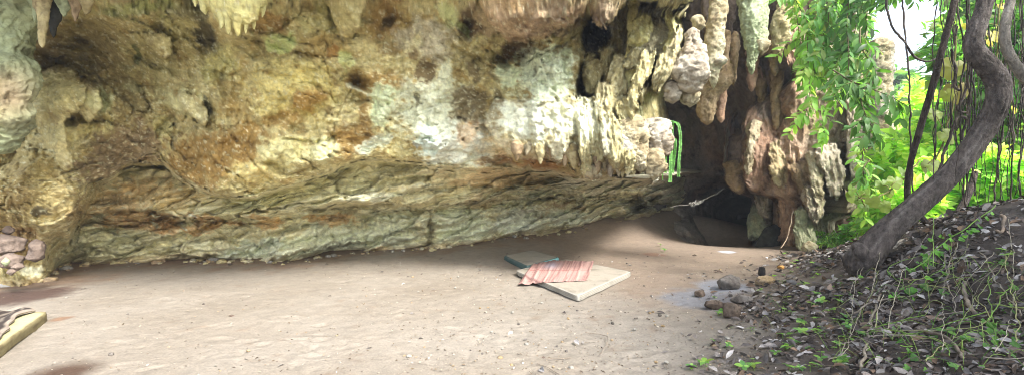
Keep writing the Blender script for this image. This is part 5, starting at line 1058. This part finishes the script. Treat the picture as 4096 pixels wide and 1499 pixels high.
# single dry leaves on the open floor and the largest on the bank
proto = []
for i in range(6):
    V, f, cc = leaves_geo([[0, 0, .012]], [[1, 0, .1]], [[RS.uniform(-.4, .4), RS.uniform(-.5, .5), 1]], .11, .05, [lin(LIT[i])], prof=((0, .05), (.2, .7), (.45, 1.), (.7, .85), (.9, .4), (1, .02)), fold=.3 + .1 * i, droop=.12 + .05 * i)
    proto.append(mk('dry_leaf', V, f, M['litter'], col=cc, origin=(0, 0, 0)))
rl = random.Random(12)
i = 0
G1, G2 = 'curled dry leaf lying on the open cave floor', 'large curled dry leaf lying on top of the litter of the bank'
while i < 240:
    if i < 110:
        u = rl.choice([rl.uniform(900, 3100), rl.uniform(2000, 3000), rl.uniform(2300, 3100)]); v = rl.choice([rl.uniform(1010, 1490), rl.uniform(1000, 1120)])
        p = flat(u, v); p = P(u, v, gD(u, v)) if u > 2500 else p
        if inside_poly(p[:2], np.array(big)) > -.15 or inside_poly(p[:2], np.array(big)[::-1]) > -.15 or (2640 < u < 2960 and v < 1010): continue
        s = rl.uniform(.35, .95); lab, grp = G1, 'dry leaves on the cave floor'
    else:
        u, v = rl.uniform(2700, 4090), rl.uniform(1000, 1495); D = gD(u, v); p = P(u, v, D)
        if float(slope_w(p[0], p[1])) < .4: continue
        s = rl.uniform(.4, .8); lab, grp = G2, 'large dry leaves on the bank'
    loc = (p[0], p[1], float(ground_z(p[0], p[1])) + (.012 if i >= 110 else .002)); rot = (rl.uniform(-.35, .35), rl.uniform(-.35, .35), rl.uniform(0, 6.3))
    if i < 6: o = proto[i]; o.location = loc; o.rotation_euler = rot; o.scale = (s, s, s)
    else: o = copy_tree(proto[i % 6], loc, 0, s, rot)
    tag(o, lab, 'leaf', grp); i += 1
# dry stems and twigs
def gp_(u, v, lift=.02):
    p = P(u, v, gD(u, v)); p[2] += lift; return p
B8 = lambda X, Y: (3072 + X * .7945, 750 + Y * .7945)
for pts, r, hx, lab in [
    ([(955, 300), (920, 400), (890, 520), (880, 600)], .004, '8f8676', 'straight pale dry stem leaning on the bank below the green creeper'), ([(888, 365), (900, 480), (940, 620), (965, 720)], .004, '8f8676', 'bent pale dry stem crossing the middle of the bank'),
    ([(560, 560), (520, 700), (490, 850), (470, 943)], .009, '8f8676', 'long pale twig running down the left side of the bank'), ([(1070, 350), (1150, 480), (1220, 590), (1289, 690)], .004, '8f8676', 'long thin dry stem slanting down at the right edge of the bank'),
    ([(995, 500), (990, 560), (1015, 620), (1035, 665)], .014, '8d8070', 'flat strip of peeling bark lying on the bank'), ([(760, 745), (860, 770), (930, 810), (990, 900)], .010, '75695c', 'curved brown twig low on the bank'), ([(1120, 625), (1200, 635), (1289, 640)], .005, '8a9a5a', 'thin green stem lying across the right of the bank'),
    ([(430, 660), (520, 600), (620, 590)], .008, '857a6e', 'short grey twig on the left of the bank'), ([(1170, 160), (1190, 180), (1180, 250), (1150, 240)], .014, '8d7a68', 'large curled strip of dry leaf near the top of the bank')]:
    wire('dry_twig', [gp_(*B8(x, y), lift=.05) for x, y in pts], r, hx, label=lab, cat='twig', rough=.03, hx2='6a6054', k=40)
for i in range(60):
    u, v = rl.uniform(3000, 4090), rl.uniform(960, 1490); D = gD(u, v); p = P(u, v, D)
    if float(slope_w(p[0], p[1])) < .5: continue
    a = rl.uniform(0, 6.3); L_ = rl.uniform(.15, .55); q = [p + np.array([math.cos(a) * t * L_, math.sin(a) * t * L_, 0]) for t in (-.5, 0, .5)]
    q = [np.array([b[0], b[1], float(ground_z(b[0], b[1])) + rl.uniform(.01, .06)]) for b in q]
    wire('dry_twig', q, rl.choice([.0012, .0018, .003]), rl.choice(['8f8578', '6f665a', '4f463c']), label='thin dry twig lying among the leaf litter of the bank', cat='twig', group='dry twigs in the leaf litter', n=5, k=14, rough=.02)
for pts in [[(2150, 1455), (2210, 1480), (2240, 1499)], [(2340, 1330), (2420, 1342), (2430, 1370), (2400, 1420)], [(2180, 1440), (2280, 1430)]]:
    wire('dry_twig', [flat(u, v) + np.array([0, 0, .008]) for u, v in pts], .004, '7d7264', label='thin dark twig lying on the bare floor in front', cat='twig', group='twigs on the floor', rough=.02)
# green creeper along the crest and seedlings
cr = empty('creeper', gp_(*[3400 + 870 * .53, 700 + 450 * .53])); tag(cr, 'creeper with heart-shaped bright green leaves climbing over the crest of the bank', 'creeper')
pos = [(1080, 290, 30), (1040, 325, 36), (985, 340, 26), (985, 385, 34), (945, 412, 36), (905, 425, 30), (868, 452, 34), (842, 480, 32), (770, 490, 28), (690, 460, 28), (760, 452, 24), (608, 485, 26), (560, 540, 30), (555, 598, 28), (668, 582, 46), (735, 535, 48), (512, 655, 18), (575, 675, 22), (610, 668, 18), (597, 775, 40), (482, 862, 36), (312, 918, 30), (440, 705, 26), (480, 708, 20), (82, 765, 26)]
wire('stem', [gp_(3400 + x * .53, 700 + y * .53, .10) for x, y in [(1100, 300), (980, 390), (860, 480), (740, 560), (640, 640), (560, 720), (440, 800)]], .005, '6a8a3c', parent=cr, rough=.02)
wire('stem', [gp_(3400 + x * .53, 700 + y * .53, .12) for x, y in [(630, 400), (628, 520), (626, 680), (624, 780)]], .003, '7a9a4c', parent=cr, rough=.02)
def heart(c, face, s, hx): return lobed(c, face, np.array([rl.uniform(-.8, .8), .3, -1.]), s, hx, 26)
for x, y, s in pos:
    p = gp_(3400 + x * .53, 700 + y * .53, .0); D = p[1]; p = P(3400 + x * .53, 700 + y * .53, D - .1)
    V, f, cc = heart(p, np.array([rl.uniform(-.4, .4), -.8, rl.uniform(.4, 1.)]), s * .62 * .53 / F * D * 1.25, rl.choice(['5f9a34', '6cab38', '578c34', '7ab83c'])); mk('leaf', V, f, M['leaf'], parent=cr, col=cc)
sd = []
for i in range(4):
    k = [3, 4, 5, 6][i]; a = np.linspace(0, 2 * PI, k, endpoint=False) + RS.rand(k) * .6
    e = empty('seedling', (0, 0, 0)); V, f, cc = leaves_geo(np.tile([0, 0, .05], (k, 1)), np.stack([np.cos(a), np.sin(a), .25 + 0 * a], -1), np.tile([0, 0, 1.], (k, 1)), RS.uniform(.05, .085, k), RS.uniform(.035, .05, k), rnd_col(k, BRIGHT + MID), fold=.15)
    mk('leaves', V, f, M['leaf'], parent=e, col=cc); V, _, f = tube_geo(np.array([[0, 0, -.01], [.004, 0, .02], [0, 0, .052]]), np.full(3, .003), 5); mk('stem', V, [f], M['stem'], parent=e, col=lin('6a8a3c')); sd.append(e)
i = 0
SLb, SG = 'tiny green seedling sprouting from the leaf litter of the bank', 'seedlings on the bank'
spec = [(2640, 985, 1.3, 'single bright green sprout standing on the floor before the dark recess'), (2656, 1008, 1.3, 'second bright green sprout, lower and nearer, on the floor before the dark recess')]
while i < 130:
    if i < 2: u, v, s, lab = spec[i]
    else:
        u, v = rl.choice([rl.uniform(2700, 3400), rl.uniform(2700, 4090), rl.uniform(3100, 3420)]), rl.uniform(1010, 1495); s = rl.uniform(.35, .9); lab = SLb
    p = P(u, v, gD(u, v))
    if i >= 2 and float(slope_w(p[0], p[1])) < .15: continue
    loc = (p[0], p[1], float(ground_z(p[0], p[1])))
    if i < 4: o = sd[i]; o.location = loc; o.scale = (s, s, s); o.rotation_euler = (rl.uniform(-.3, .3), rl.uniform(-.3, .3), rl.uniform(0, 6))
    else: o = copy_tree(sd[i % 4], loc, 0, s, (rl.uniform(-.5, .2), rl.uniform(-.3, .3), rl.uniform(0, 6)))
    tag(o, lab, 'seedling', SG if i >= 2 else None); i += 1
# ferns and grass at the pillar foot
for u, v, D, s in [(3330, 950, 10.2, .6), (3390, 958, 9.8, .5), (3280, 962, 10.2, .4), (3345, 965, 9.4, .45)]:
    c = P(u, v, D); c[2] = float(ground_z(c[0], c[1])); e = empty('fern', c); tag(e, 'small green fern growing at the foot of the massive pillar', 'fern', 'ferns at the pillar foot'); geo = []
    for a in np.linspace(0, 2 * PI, 8, endpoint=False):
        X = catmull([c, c + np.array([math.cos(a) * s * .4, math.sin(a) * s * .4, s * .45]), c + np.array([math.cos(a) * s, math.sin(a) * s, s * .3])], 20)
        geo.append(sprig(e, X, .035, .10, .025, MID + BRIGHT, hang=.1))
    V, f, cc = join(geo); mk('fronds', V, f, M['leaf'], parent=e, col=cc)

# crumbs of earth and leaf scraps trodden into the floor
N = 6500
u_ = RS.uniform(-50, 3250, N); v_ = 1045 + 455 * RS.rand(N) ** 1.3; p_ = flat(u_, v_); k_ = (RS.rand(N) < .25 + .75 * sstep(900, 2200, u_)) & (inside_poly(p_[:, :2], np.array(big)) < -.05) & (inside_poly(p_[:, :2], np.array(big)[::-1]) < -.05) & (slope_w(p_[:, 0], p_[:, 1]) < .8) & ~((u_ < 240) & (v_ > 1200) & (v_ < 1440))
xy = p_[k_][:, :2]
V, f, cc = litter(xy, RS.uniform(.008, .034, len(xy)), ['8f8474', '6d6050', 'a89e8e', '574a3c', '7d6e58'], lift=.006, tilt=.7); tag(mk('floor_debris', V, f, M['litter'], col=cc, origin=(0, 5, 0)), kind='stuff')

# fine green grass and creeping stems through the litter
geo = []
for i in range(90):
    u, v = rl.choice([rl.uniform(3300, 4090), rl.uniform(3000, 4090)]), rl.uniform(1080, 1495); D = gD(u, v); p = P(u, v, D)
    if float(slope_w(p[0], p[1])) < .5: continue
    a = rl.uniform(0, 6.3); L_ = rl.uniform(.08, .3); d_ = np.array([math.cos(a), math.sin(a), 0]); p[2] = float(ground_z(p[0], p[1]))
    X = catmull([p, p + d_ * L_ * .4 + np.array([0, 0, L_ * .55]), p + d_ * L_ + np.array([0, 0, L_ * rl.uniform(.0, .5)])], 10); V, _, f = tube_geo(X, np.linspace(.0022, .0008, 10), 4); geo.append((V, [f], lin(rl.choice(['6a8a3c', '7a9448', '547a34', '8d9a5c']))))
V, f, cc = join(geo); tag(mk('grass', V, f, M['stem'], col=cc, origin=(3, 3, .5)), kind='stuff')

for k, (lab, uu, vv, N) in enumerate([('low creeper with scattered green leaves sprawling over the dark litter at the bottom right', (3480, 3980), (1230, 1480), 26), ('small-leaved creeper trailing down the bank just right of the log', (3560, 3800), (1010, 1200), 20), ('green creeper at the far right edge of the bank', (3950, 4090), (1000, 1440), 16)]):
    pts = [(rl.uniform(*uu), rl.uniform(*vv)) for i in range(N)]; pts.sort(key=lambda q: q[1]); e = empty('creeper', gp_(*pts[N // 2])); tag(e, lab, 'creeper')
    for a in range(3): wire('stem', [gp_(u, v, rl.uniform(.03, .10)) for u, v in pts[a::5]], .0028, rl.choice(['6a8a3c', '8a8a5c']), parent=e, rough=.03)
    for u, v in pts:
        D = gD(u, v); p = P(u, v, D - .06); V, f, cc = heart(p, np.array([rl.uniform(-.5, .5), -.7, rl.uniform(.3, 1.)]), rl.uniform(10, 26) / F * D, rl.choice(['5a8a3c', '679a44', '4f7a38'])); mk('leaf', V, f, M['leaf'], parent=e, col=cc)
for i in range(22):                                       # long pale and green stems hanging over the bank
    u, v = rl.uniform(3450, 4090), rl.uniform(900, 1250); q = [(u, v)]; a = rl.uniform(-.9, .5)
    for j in range(3): q.append((q[-1][0] + 70 * a + rl.uniform(-25, 25), q[-1][1] + rl.uniform(50, 110)))
    q = [(min(max(x, 3350), 4120), min(y, 1495)) for x, y in q]
    wire('dry_twig', [gp_(x, y, rl.uniform(.03, .14)) for x, y in q], rl.choice([.0015, .002, .003]), rl.choice(['8f8676', '7a8450', '6f6a5a', '9a927f']), label='long thin stem trailing down over the leafy bank', cat='twig', group='stems trailing over the bank', n=5, k=30, rough=.02)
# rubble along the foot of the wall
rub = []
for i in range(4):
    V, f = stone_geo(.06, .045, .035, 60 + i, n=14, ang=.35); rub.append(mk('rubble_stone', V + np.array([0, 0, .015]), [f[:, ::-1]], M['stone'], col=rockcol(V * 4 + i, ['pale', 'mud', 'tan', 'grey'][i], 1).reshape(-1, 3), origin=(0, 0, 0)))
bu = np.array([b[0] for b in BASE], float); bv = np.array([b[1] for b in BASE], float); bd = np.array(BD, float)
for i in range(120):
    u = rl.uniform(180, 2350); v = float(np.interp(u, bu, bv)); D = float(np.interp(u, bu, bd)); s = rl.choice([.35, .5, .6, .8, 1., 1.5]) * rl.uniform(.8, 1.1)
    p = P(u, v, D - .1 - abs(rl.gauss(0, .22))); loc = (p[0], p[1], float(ground_z(p[0], p[1])))
    if i < 4: o = rub[i]; o.location = loc; o.scale = (s, s, s); o.rotation_euler = (0, 0, rl.uniform(0, 6))
    else: o = copy_tree(rub[i % 4], loc, rl.uniform(0, 6), s)
    tag(o, 'small broken rock lying at the foot of the overhanging wall', 'stone', 'rubble at the foot of the wall')
# ------------------------------------------------------------------ camera, sky, sun
cam = bpy.data.cameras.new('camera'); co = bpy.data.objects.new('camera', cam); C.objects.link(co)
co.location = (0, 0, H); co.rotation_euler = (PI / 2, 0, 0)
cam.sensor_width = 36; cam.lens = 36 * F / 4096; cam.clip_end = 2000; cam.clip_start = .05
sc = bpy.context.scene; sc.camera = co
wd = bpy.data.worlds.new('World'); sc.world = wd; wd.use_nodes = True
nt = wd.node_tree; bg = nt.nodes['Background']
sky = nd(nt, 'ShaderNodeTexSky'); sky.sky_type = 'NISHITA'; sky.sun_disc = False
SUN_EL, SUN_AZ = math.radians(45), math.radians(136)      # azimuth clockwise from +Y (view direction)
sky.sun_elevation = SUN_EL; sky.sun_rotation = SUN_AZ; sky.dust_density = 2.5; sky.air_density = 1.0
hs = nd(nt, 'ShaderNodeHueSaturation'); hs.inputs['Saturation'].default_value = .6
nt.links.new(sky.outputs[0], hs.inputs['Color']); nt.links.new(hs.outputs[0], bg.inputs['Color'])
bg.inputs['Strength'].default_value = .15
sl = bpy.data.lights.new('sun', 'SUN'); so = bpy.data.objects.new('sun', sl); C.objects.link(so)
sl.energy = 2.2; sl.angle = math.radians(15); sl.color = (1, .98, .95)
from mathutils import Vector
d = Vector((math.sin(SUN_AZ) * math.cos(SUN_EL), math.cos(SUN_AZ) * math.cos(SUN_EL), math.sin(SUN_EL)))
so.rotation_euler = d.to_track_quat('Z', 'Y').to_euler(); so.location = (0, -5, 20)
vs = sc.view_settings; vs.view_transform = 'Standard'; vs.look = 'None'; vs.gamma = 1; vs.use_curve_mapping = False
vs.exposure = 2.05
sc.cycles.filter_width = 1.0

# damp air
V = np.array([[x, y, z] for x in (-166, 166) for y in (-86, 226) for z in (-2.4, 14.)])
hz = mk('haze', V, [[[0, 1, 3, 2], [4, 6, 7, 5], [0, 4, 5, 1], [2, 3, 7, 6], [0, 2, 6, 4], [1, 5, 7, 3]]], M['soil'], smooth=False, origin=(0, 70, 0)); hz['kind'] = 'stuff'
m = bpy.data.materials.new('haze'); m.use_nodes = True; nt = m.node_tree; nt.nodes.clear(); o = nt.nodes.new('ShaderNodeOutputMaterial'); pv = nt.nodes.new('ShaderNodeVolumePrincipled')
pv.inputs['Color'].default_value = (.88, .94, 1, 1); pv.inputs['Density'].default_value = .0018; pv.inputs['Anisotropy'].default_value = .3; nt.links.new(pv.outputs[0], o.inputs['Volume']); hz.data.materials[0] = m
